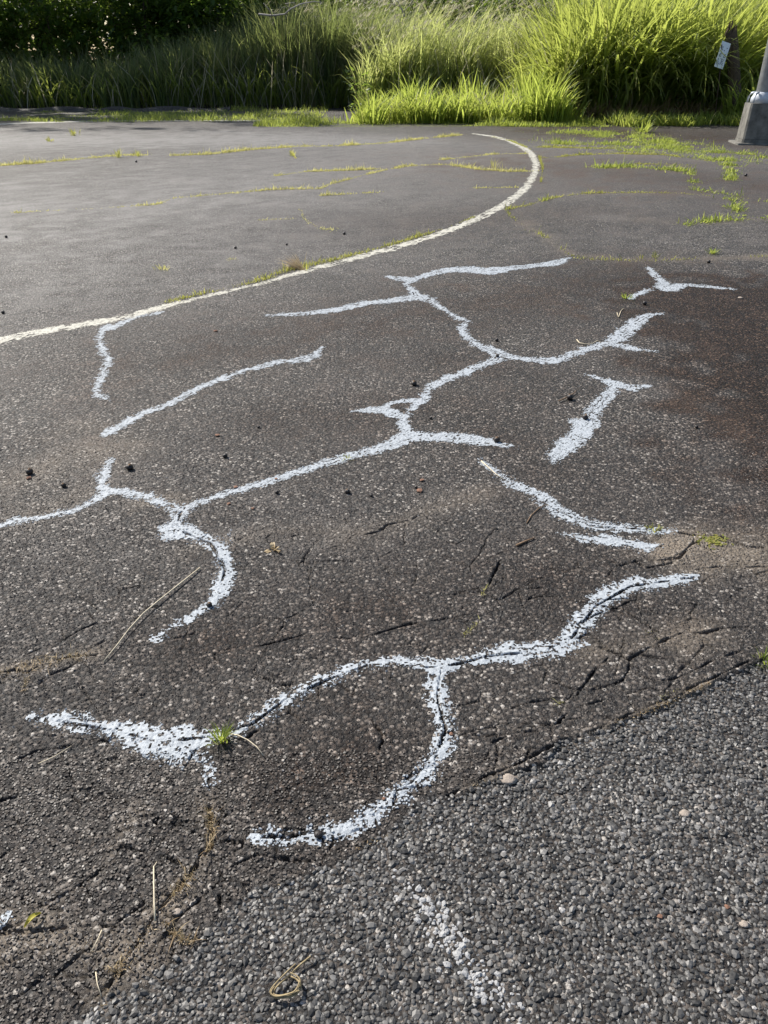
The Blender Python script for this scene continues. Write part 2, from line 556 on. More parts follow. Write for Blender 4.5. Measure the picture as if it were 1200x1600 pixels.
# fine net of crazing where the old surface breaks up: joints of an uneven cell pattern
def cell_joints(x, y, size, seed):
    u, v = x / size, y / size
    iu, iv = np.floor(u), np.floor(v)
    d1 = np.full(x.shape, 9.0)
    d2 = np.full(x.shape, 9.0)
    for a in (-1, 0, 1):
        for b in (-1, 0, 1):
            px, py = iu + a + _hash(iu + a, iv + b, seed), iv + b + _hash(iu + a, iv + b, seed + 1)
            d = np.hypot(px - u, py - v)
            d2 = np.where(d < d1, d1, np.minimum(d2, d))
            d1 = np.minimum(d1, d)
    return (d2 - d1) * size


def soft_zone(pts, px_rad):
    c = [at(*p_) for p_ in pts]
    z_ = np.zeros(GX.shape)
    for q, p_ in zip(c, pts):
        z_ = np.maximum(z_, 1 - np.hypot(GX - q[0], GY - q[1]) / (px_rad / pxm(*p_)))
    return z_


JW = .012 * vnoise(GX, GY, .06, 91)
for seed, size, zone in ((92, .17, soft_zone([(900, 1090), (1000, 1040), (820, 1140), (1080, 1010)], 150)),
                         (94, .15, soft_zone([(120, 1450), (40, 1520), (250, 1440), (340, 1350), (170, 1540)], 140)),
                         (96, .30, soft_zone([(620, 800), (540, 880), (760, 900), (420, 980), (930, 960), (1120, 850)], 150)),
                         (98, .24, soft_zone([(80, 1030), (120, 1200), (250, 1290)], 150))):
    J = cell_joints(GX + JW, GY + .012 * vnoise(GX, GY, .06, 93), size, seed)
    on = np.clip((zone + .55 * fbm(GX, GY, .13, seed + 5, 2) - .22) * 4, 0, 1)
    g = np.clip((.0042 + .003 * vnoise(GX, GY, .03, 97) - J) / .003, 0, 1) * on
    H -= .010 * g * (~coarse_mask)
    GROOVE = np.maximum(GROOVE, g * .8)
H *= fade


def height(x, y):
    u, v = (x - NX0) / NS, (y - NY0) / NS
    ok = (u > 0) & (u < len(gx) - 1.01) & (v > 0) & (v < len(gy) - 1.01)
    u, v = np.clip(u, 0, len(gx) - 1.01), np.clip(v, 0, len(gy) - 1.01)
    i, j = u.astype(int), v.astype(int)
    fu, fv = u - i, v - j
    h = (H[j, i] * (1 - fu) + H[j, i + 1] * fu) * (1 - fv) + (H[j + 1, i] * (1 - fu) + H[j + 1, i + 1] * fu) * fv
    return np.where(ok, h, 0)


def in_groove(x, y):
    i = np.clip(np.round((x - NX0) / NS).astype(int), 0, len(gx) - 1)
    j = np.clip(np.round((y - NY0) / NS).astype(int), 0, len(gy) - 1)
    ok = (x > NX0) & (x < NX1) & (y > NY0) & (y < NY1)
    return np.where(ok, GROOVE[j, i], 0)


# stains with their own shapes, far-lot sun glare painted in: (points, width px, strength)
DUST = [([(0, 760), (60, 735), (120, 715), (165, 700), (180, 705)], 50, .3), ([(60, 690), (120, 665), (180, 672)], 16, .2),
        ([(130, 770), (90, 790), (40, 815)], 30, .2), ([(0, 1052), (80, 1034), (150, 1020)], 16, .5),
        ([(230, 785), (290, 780)], 24, .4), ([(540, 840), (620, 815), (760, 770)], 30, .2), ([(300, 860), (430, 830), (560, 830)], 26, .15),
        ([(1080, 858), (1140, 866), (1220, 856)], 56, 1.0), ([(920, 1020), (1010, 1010), (1100, 990)], 40, .25),
        ([(845, 360), (885, 395), (960, 405), (1080, 405), (1210, 400)], 8, .3), ([(800, 335), (850, 372), (890, 398)], 12, .35),
        ([(328, 1262), (331, 1310), (318, 1345), (270, 1405), (230, 1450), (190, 1502), (150, 1570)], 30, .5),
        ([(0, 1462), (60, 1452), (120, 1470), (200, 1490)], 70, .5), ([(60, 1420), (150, 1375), (185, 1310), (215, 1265)], 22, .35),
        ([(850, 250), (960, 241), (1100, 252)], 3, .3), ([(850, 308), (900, 302), (1050, 302), (1110, 306)], 3, .3),
        ([(980, 340), (1040, 346)], 8, .2), ([(1060, 350), (1200, 343)], 4, .3),
        ([(880, 1165), (990, 1118), (1110, 1066)], 10, .5), ([(730, 1232), (790, 1210)], 14, .6)]
PALE = [([(-150, 330), (200, 320), (500, 275), (740, 250)], 140, .55), ([(-150, 220), (300, 218), (640, 222)], 34, .6), ([(-50, 430), (150, 430), (350, 395)], 60, .18), ([(940, 338), (955, 340)], 16, .5), ([(1010, 600), (1100, 640), (1180, 690)], 60, .18), ([(960, 345), (1040, 335)], 50, .12),  # lighter worn lot asphalt, with sun glare painted into its tone
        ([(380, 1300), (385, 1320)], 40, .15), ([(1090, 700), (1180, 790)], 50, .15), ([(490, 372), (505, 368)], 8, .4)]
RUST = [([(250, 560), (500, 520), (760, 470), (1000, 440)], 150, .38), ([(420, 650), (700, 640), (860, 740)], 110, .3), ([(880, 260), (1180, 290)], 90, .4), ([(560, 1110), (540, 1180), (480, 1240)], 170, .35), ([(300, 1000), (480, 960), (640, 930)], 110, .3), ([(1120, 470), (1180, 540), (1200, 620), (1210, 720)], 230, 1.3), ([(1060, 560), (1130, 680), (1190, 790)], 150, .6), ([(640, 350), (900, 330)], 90, .25), ([(760, 640), (860, 600), (700, 560)], 130, .3), ([(560, 960), (700, 930), (860, 900)], 150, .28), ([(900, 205), (1150, 218)], 40, .5), ([(0, 690), (300, 650)], 80, .12),
        ([(560, 560), (700, 520)], 90, .15), ([(420, 1180), (560, 1130)], 120, .15), ([(300, 640), (560, 700)], 110, .12)]


def stains_and_glare(ax, ay):
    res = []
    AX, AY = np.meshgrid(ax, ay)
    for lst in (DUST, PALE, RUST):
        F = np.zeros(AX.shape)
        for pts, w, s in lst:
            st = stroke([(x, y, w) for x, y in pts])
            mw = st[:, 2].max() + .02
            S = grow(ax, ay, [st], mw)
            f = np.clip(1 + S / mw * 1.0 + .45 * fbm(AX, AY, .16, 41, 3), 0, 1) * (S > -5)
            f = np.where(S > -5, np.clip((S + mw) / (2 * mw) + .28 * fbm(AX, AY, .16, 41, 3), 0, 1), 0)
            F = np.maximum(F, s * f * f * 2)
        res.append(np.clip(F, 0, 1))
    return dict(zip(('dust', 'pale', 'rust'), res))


def grid_part(ax, ay, Z=None, keep=None):
    AX, AY = np.meshgrid(ax, ay)
    V = np.stack([AX, AY, np.zeros(AX.shape) if Z is None else Z], 2).reshape(-1, 3)
    nx = len(ax)
    i = np.arange(len(ax) - 1)[None, :] + nx * np.arange(len(ay) - 1)[:, None]
    F = np.stack([i, i + 1, i + nx + 1, i + nx], 2).reshape(-1, 4)
    st = stains_and_glare(ax, ay)
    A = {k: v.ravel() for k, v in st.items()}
    if keep is not None:
        F = F[keep[:-1, :-1].ravel()]
    return V, F, A


def join_parts(parts):
    V, F, A, n = [], [], {'dust': [], 'pale': [], 'rust': []}, 0
    for v, f, a in parts:
        V.append(v)
        F.append(f + n)
        n += len(v)
        for k in A:
            A[k].append(a[k])
    V, F = np.concatenate(V), np.concatenate(F)
    A = {k: np.concatenate(x) for k, x in A.items()}
    used = np.zeros(len(V), bool)
    used[F.ravel()] = True
    idx = np.cumsum(used) - 1
    return V[used], idx[F], {k: x[used] for k, x in A.items()}


lin = lambda a, b, s: np.linspace(a, b, max(2, int(round((b - a) / s)) + 1))
fine_parts = [grid_part(gx, gy, H, ~coarse_mask),
              grid_part(lin(-7, 9, .06), lin(NY1, 9, .05)), grid_part(lin(-12, 14, .2), lin(9, 32.6, .2)),
              grid_part(lin(-7, NX0, .25), lin(NY0, NY1, .05)), grid_part(lin(NX1, 9, .05), lin(NY0, NY1, .05)),
              grid_part(lin(-60, -7, 4), lin(NY0, 9, 2)), grid_part(lin(9, 60, 4), lin(NY0, 9, 2)),
              grid_part(lin(-60, -12, 4), lin(9, 32.6, 2)), grid_part(lin(14, 60, 4), lin(9, 32.6, 2))]
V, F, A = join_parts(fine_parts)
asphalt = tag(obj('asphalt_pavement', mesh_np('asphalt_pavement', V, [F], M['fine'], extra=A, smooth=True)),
              'worn dark grey asphalt of the old car park, cracked and patched with dust', kind='structure')
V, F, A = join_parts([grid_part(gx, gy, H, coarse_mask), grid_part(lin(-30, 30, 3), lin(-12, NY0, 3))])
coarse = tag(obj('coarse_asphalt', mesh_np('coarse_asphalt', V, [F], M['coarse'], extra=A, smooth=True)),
             'coarse open stone asphalt in the near corner, beside the broken edge', kind='structure')

soil_v = []
sax = np.concatenate([lin(-300, -40, 40), lin(-38, 38, 2), lin(40, 300, 40)])
say = np.concatenate([[-200, -60, -12], lin(-6, 30, 6), lin(31, 60, .5), lin(70, 600, 60)])
SX, SY = np.meshgrid(sax, say)
SZ = np.where(SY < 33, -.12, np.clip((SY - 33) * .05, 0, 1.2) + .05 * (1 + vnoise(SX, SY, 3, 3)))
V = np.stack([SX, SY, SZ], 2).reshape(-1, 3)
nx = len(sax)
i = np.arange(nx - 1)[None, :] + nx * np.arange(len(say) - 1)[:, None]
F = np.stack([i, i + 1, i + nx + 1, i + nx], 2).reshape(-1, 4)
tag(obj('ground', mesh_np('ground', V, [F], M['soil'], smooth=True)), 'dark bare soil under the tall grass and trees', kind='structure')

# low tar kerb along the far edge on the left
s = Soup()
kx = lin(-30, -5.5, .25)
prof = [(-.32, -.02), (-.22, .075), (-.05, .12), (.12, .11), (.28, .06), (.36, -.02)]
rows = []
for x in kx:
    y0 = 31.2 + .15 * math.sin(x * .6) + .08 * math.sin(x * 2.3)
    k = .8 + .35 * math.sin(x * 3.1 + math.sin(x * 1.3))
    rows.append([(x, y0 + dy, max(dz * k, -.02) if dz > 0 else dz) for dy, dz in prof])
Vk = np.array(rows).reshape(-1, 3)
n = len(prof)
q = [[a * n + b, (a + 1) * n + b, (a + 1) * n + b + 1, a * n + b + 1] for a in range(len(kx) - 1) for b in range(n - 1)]
s.add(Vk, [np.array(q)])
me = s.mesh('kerb', M['coarse'], True)
tag(obj('kerb', me), 'low black tar kerb in the shade at the far edge of the car park', kind='structure')

# ------------------------------------------------------------------ paint strokes (survey pixels: x, y, width)
TRACES = [
    ('painted_parking_line', 'line', 'long curved off-white parking line sweeping round with weeds along it', 'parking line', None, .42, [
        [(-30, 541, 13), (0, 532, 13), (60, 519, 13), (150, 504, 12), (200, 495, 11), (260, 478, 9), (330, 461, 7), (400, 445, 5), (425, 438, 6), (450, 431, 8),
         (500, 418, 9), (560, 402, 10), (620, 386, 10), (680, 368, 10), (730, 349, 11), (770, 330, 12), (800, 312, 13), (822, 293, 14), (835, 272, 15),
         (838, 255, 14), (830, 240, 12), (815, 229, 9), (795, 220, 6), (770, 213, 4), (740, 209, 2)]]),
    ('painted_parking_line', 'line', 'thin distant white line in tree shade along the far edge', 'parking line', None, .3, [
        [(-40, 196, 2.4), (0, 194, 2.4), (60, 191.5, 2.4), (140, 189.5, 2.2)], [(160, 189.2, 2), (230, 188.5, 2), (290, 188.6, 1.6), (400, 188.6, 1.6)]]),
    ('painted_crack_line', 'spray', 'short wavy pale stroke hanging down from the curved parking line', 'paint line', 1, .5, [
        [(248, 489, 5), (215, 495, 6), (190, 506, 8), (168, 513, 12)],
        [(172, 508, 10), (160, 516, 13), (156, 530, 15), (160, 548, 17), (170, 564, 19), (160, 585, 18), (152, 605, 17), (154, 618, 16), (172, 627, 5)]]),
    ('painted_crack_line', 'spray', 'lone pale stroke bending up to the right, touching no other line', 'paint line', 1, .35, [
        [(503, 543, 5), (492, 555, 13), (472, 562, 9), (430, 567, 8), (385, 578, 8), (340, 595, 9), (300, 612, 10), (265, 632, 10), (225, 645, 10), (195, 661, 11), (168, 677, 14), (162, 680, 8)]]),
    ('painted_crack_line', 'spray', 'forked white stroke running off the left side, ending in a thick hook', 'paint line', 1, .45, [
        [(-20, 828, 8), (0, 823, 9), (30, 812, 11), (70, 808, 10), (110, 800, 9), (145, 785, 10), (165, 770, 14)],
        [(172, 718, 8), (162, 740, 20), (160, 757, 18), (166, 770, 16), (195, 768, 12), (230, 777, 14), (262, 789, 16), (284, 798, 20)],
        [(282, 797, 24), (276, 815, 26), (262, 826, 30), (268, 832, 26), (292, 830, 28), (320, 840, 24), (343, 858, 26), (353, 880, 28), (350, 905, 28), (342, 925, 26),
         (330, 942, 19), (310, 955, 16), (290, 967, 13), (272, 977, 13), (243, 999, 9)], [(358, 832, 3), (352, 846, 12), (345, 860, 14)]]),
    ('painted_crack_line', 'spray', 'largest white network, branching over the middle of the pavement', 'paint line', 1, .35, [
        [(284, 799, 16), (302, 788, 12), (330, 779, 9), (370, 767, 9), (400, 758, 10), (440, 746, 11), (490, 729, 12), (540, 715, 13), (590, 702, 15), (620, 691, 20), (640, 682, 24)],
        [(640, 682, 20), (680, 682, 16), (720, 685, 19), (760, 690, 16), (785, 695, 10), (804, 697, 5)],
        [(640, 682, 22), (632, 668, 20), (629, 655, 18), (645, 640, 11), (660, 625, 14), (670, 607, 16), (685, 597, 14), (710, 588, 12), (740, 576, 13), (770, 564, 15), (783, 555, 15)],
        [(552, 643, 4), (580, 640, 11), (602, 641, 14), (622, 650, 17)], [(602, 637, 11), (615, 630, 8), (640, 625, 7), (656, 626, 8)],
        [(784, 555, 17), (760, 545, 13), (740, 535, 12), (722, 520, 12), (720, 512, 12), (731, 503, 9), (715, 497, 8), (700, 487, 9), (680, 475, 10), (668, 468, 13), (652, 464, 17),
         (643, 452, 12), (635, 445, 9), (641, 438, 10), (665, 430, 8), (700, 422, 9), (735, 421, 11), (760, 424, 12), (790, 420, 9), (830, 416, 7), (862, 412, 12), (889, 403, 3)],
        [(604, 432, 3), (622, 435, 8), (641, 438, 9)],
        [(654, 464, 11), (610, 470, 8), (570, 474, 9), (530, 484, 9), (480, 490, 8), (422, 493, 4)],
        [(782, 555, 12), (810, 560, 7), (830, 562, 9), (855, 565, 10), (880, 560, 10), (910, 547, 10), (940, 540, 10), (963, 531, 21), (985, 511, 23), (1000, 500, 19), (1014, 493, 9), (1036, 489, 3)],
        [(957, 537, 11), (990, 545, 7), (1025, 549, 3)]]),
    ('painted_crack_line', 'spray', 'small three-armed white mark at upper right, split by a gap', 'paint line', 1, .35, [
        [(1013, 417, 6), (1024, 430, 13), (1036, 442, 14), (1042, 450, 11), (1070, 445, 6), (1100, 447, 5), (1141, 452, 3)], [(1019, 451, 5), (1000, 458, 9), (985, 467, 5)]]),
    ('painted_crack_line', 'spray', 'broad short white slash topped with a pointed spur', 'paint line', 1, .45, [
        [(914, 585, 4), (940, 593, 8), (960, 600, 15), (985, 606, 13), (1000, 604, 8), (1016, 603, 3)],
        [(962, 603, 16), (945, 621, 24), (930, 640, 27), (923, 660, 31), (905, 680, 33), (885, 695, 34), (870, 711, 28), (862, 723, 10)], [(918, 664, 24), (938, 667, 5)]]),
    ('painted_crack_line', 'spray', 'doubled white stroke sloping down towards the flat green weed', 'paint line', 1, .55, [
        [(751, 719, 6), (770, 735, 12), (795, 752, 16), (820, 765, 16), (845, 775, 19), (860, 792, 23), (885, 807, 19), (920, 819, 17), (960, 825, 15), (1000, 829, 13), (1040, 832, 12), (1064, 831, 4)],
        [(887, 836, 5), (920, 842, 12), (960, 846, 18), (1000, 852, 18), (1026, 853, 10)]]),
    ('painted_crack_line', 'spray', 'widest white stroke, rough in texture, looping near the coarse stone asphalt', 'paint line', 1, .5, [
        [(46, 1119, 14), (66, 1122, 20), (90, 1125, 24), (130, 1130, 28), (170, 1138, 34), (210, 1150, 50), (250, 1163, 52), (290, 1160, 54), (320, 1152, 30), (340, 1148, 22)],
        [(258, 1172, 40), (280, 1184, 30)], [(300, 1172, 30), (320, 1195, 11), (330, 1215, 14), (327, 1232, 8)],
        [(350, 1151, 12), (370, 1146, 16), (395, 1131, 22), (420, 1112, 24), (450, 1090, 24), (480, 1075, 24), (510, 1062, 22), (540, 1048, 22), (575, 1037, 22), (620, 1032, 19), (660, 1037, 21), (690, 1042, 25),
         (720, 1036, 15), (760, 1025, 26), (800, 1020, 36), (840, 1018, 32), (870, 1015, 24), (890, 1000, 34), (905, 978, 40), (930, 950, 40), (960, 925, 34), (990, 914, 28), (1030, 909, 20), (1060, 905, 19), (1089, 899, 10)],
        [(870, 1016, 26), (918, 1008, 6)],
        [(690, 1042, 26), (681, 1065, 30), (682, 1090, 32), (688, 1115, 33), (698, 1140, 34), (690, 1165, 34), (675, 1195, 34), (650, 1220, 36), (610, 1248, 36), (580, 1270, 31),
         (545, 1290, 29), (500, 1303, 29), (450, 1310, 27), (420, 1312, 25), (396, 1312, 18)], [(700, 1100, 12), (712, 1150, 8)], [(345, 1090, 3), (470, 1063, 8)][:0]]),
    ('paint_scuff', 'scuff', 'faint greyish scuff smeared across the coarse near stones', 'paint scuff', None, 1.0, [
        [(640, 1385, 20), (672, 1410, 34), (690, 1448, 52), (718, 1490, 56), (750, 1532, 46), (775, 1560, 30)]]),
    ('paint_scuff', 'spray', 'bluish white dab cut off by the left side near a yellowish leaf', 'paint scuff', None, .6, [
        [(-30, 1446, 24), (0, 1438, 26), (14, 1430, 12)]]),
]
TR = [(n, m, l, c, g, rough, [stroke([(x, y, w * (.93 if m == 'spray' else .8)) for x, y, w in p]) for p in polys if len(p) > 1]) for n, m, l, c, g, rough, polys in TRACES]


# ------------------------------------------------------------------ stone chips of the near pavement
def jitter_grid(x0, x1, y0, y1, s, rng):
    ax, ay = np.arange(x0, x1, s), np.arange(y0, y1, s * .9)
    X, Y = np.meshgrid(ax, ay)
    X = X + (np.arange(len(ay)) % 2)[:, None] * s * .5
    return (X + rng.uniform(-.36, .36, X.shape) * s).ravel(), (Y + rng.uniform(-.36, .36, X.shape) * s).ravel()


def in_view(x, y, m=.2):
    return np.abs(x) < .5 * (y * CP + CAM_H * SP) + m


def dome_shapes(k, rng):
    """half buried stone: rim of five, shoulder of five, three cap facets"""
    out = []
    for _ in range(k):
        a = np.sort(np.arange(5) * 2 * math.pi / 5 + rng.uniform(-.4, .4, 5))
        r = rng.uniform(.42, .62, 5)
        rim = np.stack([np.cos(a) * r, np.sin(a) * r * rng.uniform(.7, 1.1), np.full(5, -.12)], 1)
        sh = rim * rng.uniform(.55, .8, (5, 1))
        tx, ty = rng.normal(0, .22, 2)
        sh[:, 2] = .28 + sh[:, 0] * tx + sh[:, 1] * ty + rng.uniform(-.05, .08, 5)
        out.append(np.concatenate([rim, sh]))
    k5 = np.arange(5)
    quads = np.stack([k5, (k5 + 1) % 5, 5 + (k5 + 1) % 5, 5 + k5], 1)
    cap = np.array([[5, 6, 7, 8, 9]])
    return np.array(out), [quads, cap]


def fan_shapes(k, rng):
    out = []
    for _ in range(k):
        a = np.arange(5) * 2 * math.pi / 5 + rng.uniform(-.4, .4, 5)
        r = rng.uniform(.42, .62, 5)
        rim = np.stack([np.cos(a) * r, np.sin(a) * r, np.full(5, -.1)], 1)
        out.append(np.concatenate([rim, [[rng.uniform(-.2, .2), rng.uniform(-.2, .2), rng.uniform(.2, .42)]]]))
    k5 = np.arange(5)
    return np.array(out), [np.stack([k5, (k5 + 1) % 5, np.full(5, 5)], 1)]


T_ICO = None


def ico_shapes(k, rng):
    p = (1 + 5 ** .5) / 2
    B = np.array([(-1, p, 0), (1, p, 0), (-1, -p, 0), (1, -p, 0), (0, -1, p), (0, 1, p), (0, -1, -p), (0, 1, -p), (p, 0, -1), (p, 0, 1), (-p, 0, -1), (-p, 0, 1)], float)
    B /= np.linalg.norm(B[0]) * 2
    Fi = np.array([(0, 11, 5), (0, 5, 1), (0, 1, 7), (0, 7, 10), (0, 10, 11), (1, 5, 9), (5, 11, 4), (11, 10, 2), (10, 7, 6), (7, 1, 8),
                   (3, 9, 4), (3, 4, 2), (3, 2, 6), (3, 6, 8), (3, 8, 9), (4, 9, 5), (2, 4, 11), (6, 2, 10), (8, 6, 7), (9, 8, 1)])
    out = []
    for _ in range(k):
        S = B * rng.uniform(.70, 1.25, (12, 1))
        q = rng.normal(size=4)
        q /= np.linalg.norm(q)
        w, x, y, z = q
        R = np.array([[1 - 2 * (y * y + z * z), 2 * (x * y - z * w), 2 * (x * z + y * w)], [2 * (x * y + z * w), 1 - 2 * (x * x + z * z), 2 * (y * z - x * w)],
                      [2 * (x * z - y * w), 2 * (y * z + x * w), 1 - 2 * (x * x + y * y)]])
        S = (S @ R.T) * np.array([1.14, rng.uniform(.75, 1.05), rng.uniform(.48, .70)])
        out.append(S)
    return np.array(out), [Fi]


def scatter(shapes, faces, x, y, z, size, tone, rng):
    n = len(x)
    S = shapes[rng.integers(0, len(shapes), n)]
    a = rng.uniform(0, 2 * math.pi, n)
    c, s_ = np.cos(a)[:, None], np.sin(a)[:, None]
    V = np.stack([S[..., 0] * c - S[..., 1] * s_, S[..., 0] * s_ + S[..., 1] * c, S[..., 2]], 2) * size[:, None, None]
    V += np.stack([x, y, z], 1)[:, None, :]
    nv = S.shape[1]
    off = (np.arange(n) * nv)[:, None, None]
    return V.reshape(-1, 3), [(f[None] + off).reshape(-1, f.shape[1]) for f in faces], np.repeat(tone, nv)


def trace_field(x, y, strokes):
    """half width minus distance, for loose points"""
    best = np.full(len(x), -9.0)
    for st in strokes:
        for p, q in zip(st[:-1], st[1:]):
            m = max(p[2], q[2]) + .06
            sel = np.nonzero((x > min(p[0], q[0]) - m) & (x < max(p[0], q[0]) + m) & (y > min(p[1], q[1]) - m) & (y < max(p[1], q[1]) + m))[0]
            if not len(sel):
                continue
            d = q[:2] - p[:2]
            X, Y = x[sel], y[sel]
            t = np.clip(((X - p[0]) * d[0] + (Y - p[1]) * d[1]) / max(d @ d, 1e-9), 0, 1)
            dist = np.hypot(X - p[0] - t * d[0], Y - p[1] - t * d[1])
            best[sel] = np.maximum(best[sel], p[2] + t * (q[2] - p[2]) - dist)
    return best


rng = np.random.default_rng(11)
cx, cy = jitter_grid(-2.3, 2.3, .6, 4.0, .0083, rng)
ok = in_view(cx, cy) & (cy > seam_y(cx, cy) + .004) & (rng.uniform(0, 1, len(cx)) < np.clip((3.7 - cy) / 1.2, 0, 1) * .93) & (in_groove(cx, cy) < rng.uniform(.15, 1.1, len(cx)))
cx, cy = cx[ok], cy[ok]
cs = np.clip(rng.lognormal(math.log(.0082), .2, len(cx)), .005, .0135)
ct = np.clip(rng.beta(1.6, 2.6, len(cx)) + (rng.uniform(0, 1, len(cx)) > .955) * .22, 0, 1)
cz = height(cx, cy)
flush = rng.uniform(-.0022, .0004, len(cx))
DOME, FAN = dome_shapes(40, rng), fan_shapes(40, rng)
owner = np.full(len(cx), -1)
for ti, (n_, m_, l_, c_, g_, rough, strokes) in enumerate(TR):
    S = trace_field(cx, cy, strokes)
    ed = .010 + .012 * rough
    lim = S + ed * vnoise(cx, cy, .035, 61 + ti) + rng.normal(0, .5, len(cx)) * ed
    hit = (lim > 0) & (rng.uniform(0, 1, len(cx)) < np.where(m_ == 'scuff', .25, .9))
    owner[hit & (owner < 0)] = ti


def chips(sel):
    near = sel & (cy < 1.45)
    far = sel & ~near
    s = Soup()
    for part, (sh, fc) in ((near, DOME), (far, FAN)):
        if part.any():
            s.add(*scatter(sh, fc, cx[part], cy[part], (cz + flush)[part], cs[part], ct[part], rng))
    return s


tag(obj('stone_chips', chips(owner < 0).mesh('stone_chips', M['chip']), asphalt), kind='stuff')

# coarse stones of the near corner
kx_, ky_ = jitter_grid(-1.6, 1.9, .55, 2.2, .0105, rng)
ok = in_view(kx_, ky_) & (ky_ < seam_y(kx_, ky_) - .002)
kx_, ky_ = kx_[ok], ky_[ok]
ks = np.clip(rng.lognormal(math.log(.0112), .28, len(kx_)), .006, .019)
kt = np.clip(rng.beta(1.4, 2.2, len(kx_)) + (rng.uniform(0, 1, len(kx_)) > .97) * .3, 0, 1)
kz = height(kx_, ky_) + ks * rng.uniform(-.14, .12, len(kx_))
ICO = ico_shapes(48, rng)
scuffS = trace_field(kx_, ky_, TR[10][6])
k_scuff = (scuffS + .03 * vnoise(kx_, ky_, .05, 77) + rng.normal(0, .018, len(kx_)) > 0) & (rng.uniform(0, 1, len(kx_)) < .8)
free = ~k_scuff
order = np.argsort(np.where(free & (np.abs(kx_) < .5 * (ky_ * CP + CAM_H * SP)) & (ky_ > .78), np.hypot(ky_, .6 * kx_) - ks * 18, 99))
single = order[:300]
free[single] = False
tag(obj('stone_chips', (lambda s: (s.add(*scatter(ICO[0], ICO[1], kx_[free], ky_[free], kz[free], ks[free], kt[free], rng)), s)[1])(Soup()).mesh('stone_chips', M['coarse_chip']), coarse), kind='stuff')
protos = [mesh_np('stone', sh, ICO[1], M['coarse_chip'], tone=np.full(12, t)) for sh, t in zip(ICO[0][:24], np.clip(rng.beta(1.4, 2.2, 24), 0, 1))]
for n_, k in enumerate(single):
    o = bpy.data.objects.new('stone', protos[n_ % 24])
    COL.objects.link(o)
    o.parent = coarse
    o.location = (kx_[k], ky_[k], kz[k])
    o.rotation_euler = (0, 0, rng.uniform(0, 6.28))
    o.scale = (ks[k],) * 3

# ------------------------------------------------------------------ paint films
for ti, (name, mat, label, cat, grp, rough, strokes) in enumerate(TR):
    allp = np.concatenate(strokes)
    dmin = max(allp[:, 1].min(), .6)
    soup = Soup()
    bands = [(0, 2.6, .0033), (2.6, 4.2, .004), (4.2, 7.5, .006), (7.5, 60, .016)]
    for y0, y1, c in bands:
        lo = np.maximum(allp[:, :2].min(0) - .12, [-9e9, y0])
        hi = np.minimum(allp[:, :2].max(0) + .12, [9e9, y1 + c])
        if lo[1] >= hi[1]:
            continue
        lo = np.floor(lo / .48) * .48 if False else lo
        ax = np.arange(math.floor(lo[0] / c) * c, hi[0] + c, c)
        ay = np.arange(lo[1], hi[1] + c * .5, c)
        if len(ay) < 2:
            continue
        S = grow(ax, ay, strokes, .06)
        jj, ii = np.nonzero(S > -.055)
        X, Y = ax[ii], ay[jj]
        s_ = S[jj, ii]
        ed = .007 + .017 * rough + (.006 if y0 > 4 else 0)
        lim = s_ + ed * .9 * vnoise(X, Y, .05, 71 + ti) + ed * .8 * vnoise(X, Y, .016, 72 + ti) + ed * .5 * vnoise(X, Y, .007, 73) + ed * (.55 if y0 > 2 else .3) * np.random.default_rng(90 + ti).normal(0, 1, len(X))
        wear = vnoise(X, Y, .0075, 74) * .7 + vnoise(X, Y, .018, 75) * .35 + vnoise(X, Y, .11, 76) * .35
        inner = np.clip(s_ / .02, 0, 1)
        hole = wear > (.74 - .80 * rough + .25 * inner)
        # the crack itself stays open along the middle of the stroke
        Dc = -grow(ax, ay, [np.column_stack([st_[:, :2], np.zeros(len(st_))]) for st_ in strokes], .2)[jj, ii]
        if mat == 'spray':
            wob = .016 * vnoise(X, Y, .07, 83) + .006 * vnoise(X, Y, .02, 84)
            hole |= (np.abs(Dc - .008 - np.abs(wob)) < .0018 + .0016 * vnoise(X, Y, .03, 85)) & (vnoise(X, Y, .12, 86) > .38) & (s_ > .006)
        hole |= in_groove(X, Y) > .55
        hole |= np.random.default_rng(190 + ti).uniform(0, 1, len(X)) < (.05 if y0 > 2 else .015)
        if mat == 'scuff':
            hole = wear > -.35
        if mat == 'line':
            hole |= (np.abs(vnoise(X, Y, .35, 79)) < .05) & (np.abs(s_ - allp[:, 2].mean() * .6) < .012)
        G = np.zeros(S.shape, bool)
        G[jj, ii] = (lim > 0) & ~hole
        cells = G[:-1, :-1] & G[1:, 1:] & G[1:, :-1] & G[:-1, 1:] if c < .004 else G[:-1, :-1] & G[1:, 1:]
        cj, ci = np.nonzero(cells)
        if not len(cj):
            continue
        nx = len(ax)
        b = cj * nx + ci
        Q = np.stack([b, b + 1, b + nx + 1, b + nx], 1)
        u, inv = np.unique(Q.ravel(), return_inverse=True)
        vx, vy = ax[u % nx], ay[u // nx]
        vz = height(vx, vy) + .0017 + .0011 * vnoise(vx, vy, .009, 80)
        soup.add(np.stack([vx, vy, vz], 1), [inv.reshape(-1, 4)])
    sel = owner == ti
    if sel.any():
        ch = chips(sel)
        for v, t in zip(ch.V, ch.T):
            pass
        base = soup.n
        soup.V += ch.V
        soup.T += ch.T
        for k, fl in ch.F.items():
            soup.F.setdefault(k, []).extend(f + base for f in fl)
        soup.n += ch.n
    if mat == 'scuff':
        soup.add(*scatter(ICO[0], ICO[1], kx_[k_scuff], ky_[k_scuff], kz[k_scuff], ks[k_scuff], kt[k_scuff], rng))
    o = obj(name, soup.mesh(name, M[mat]))
    tag(o, label, cat, 'white paint traced over the pavement cracks' if grp else None)

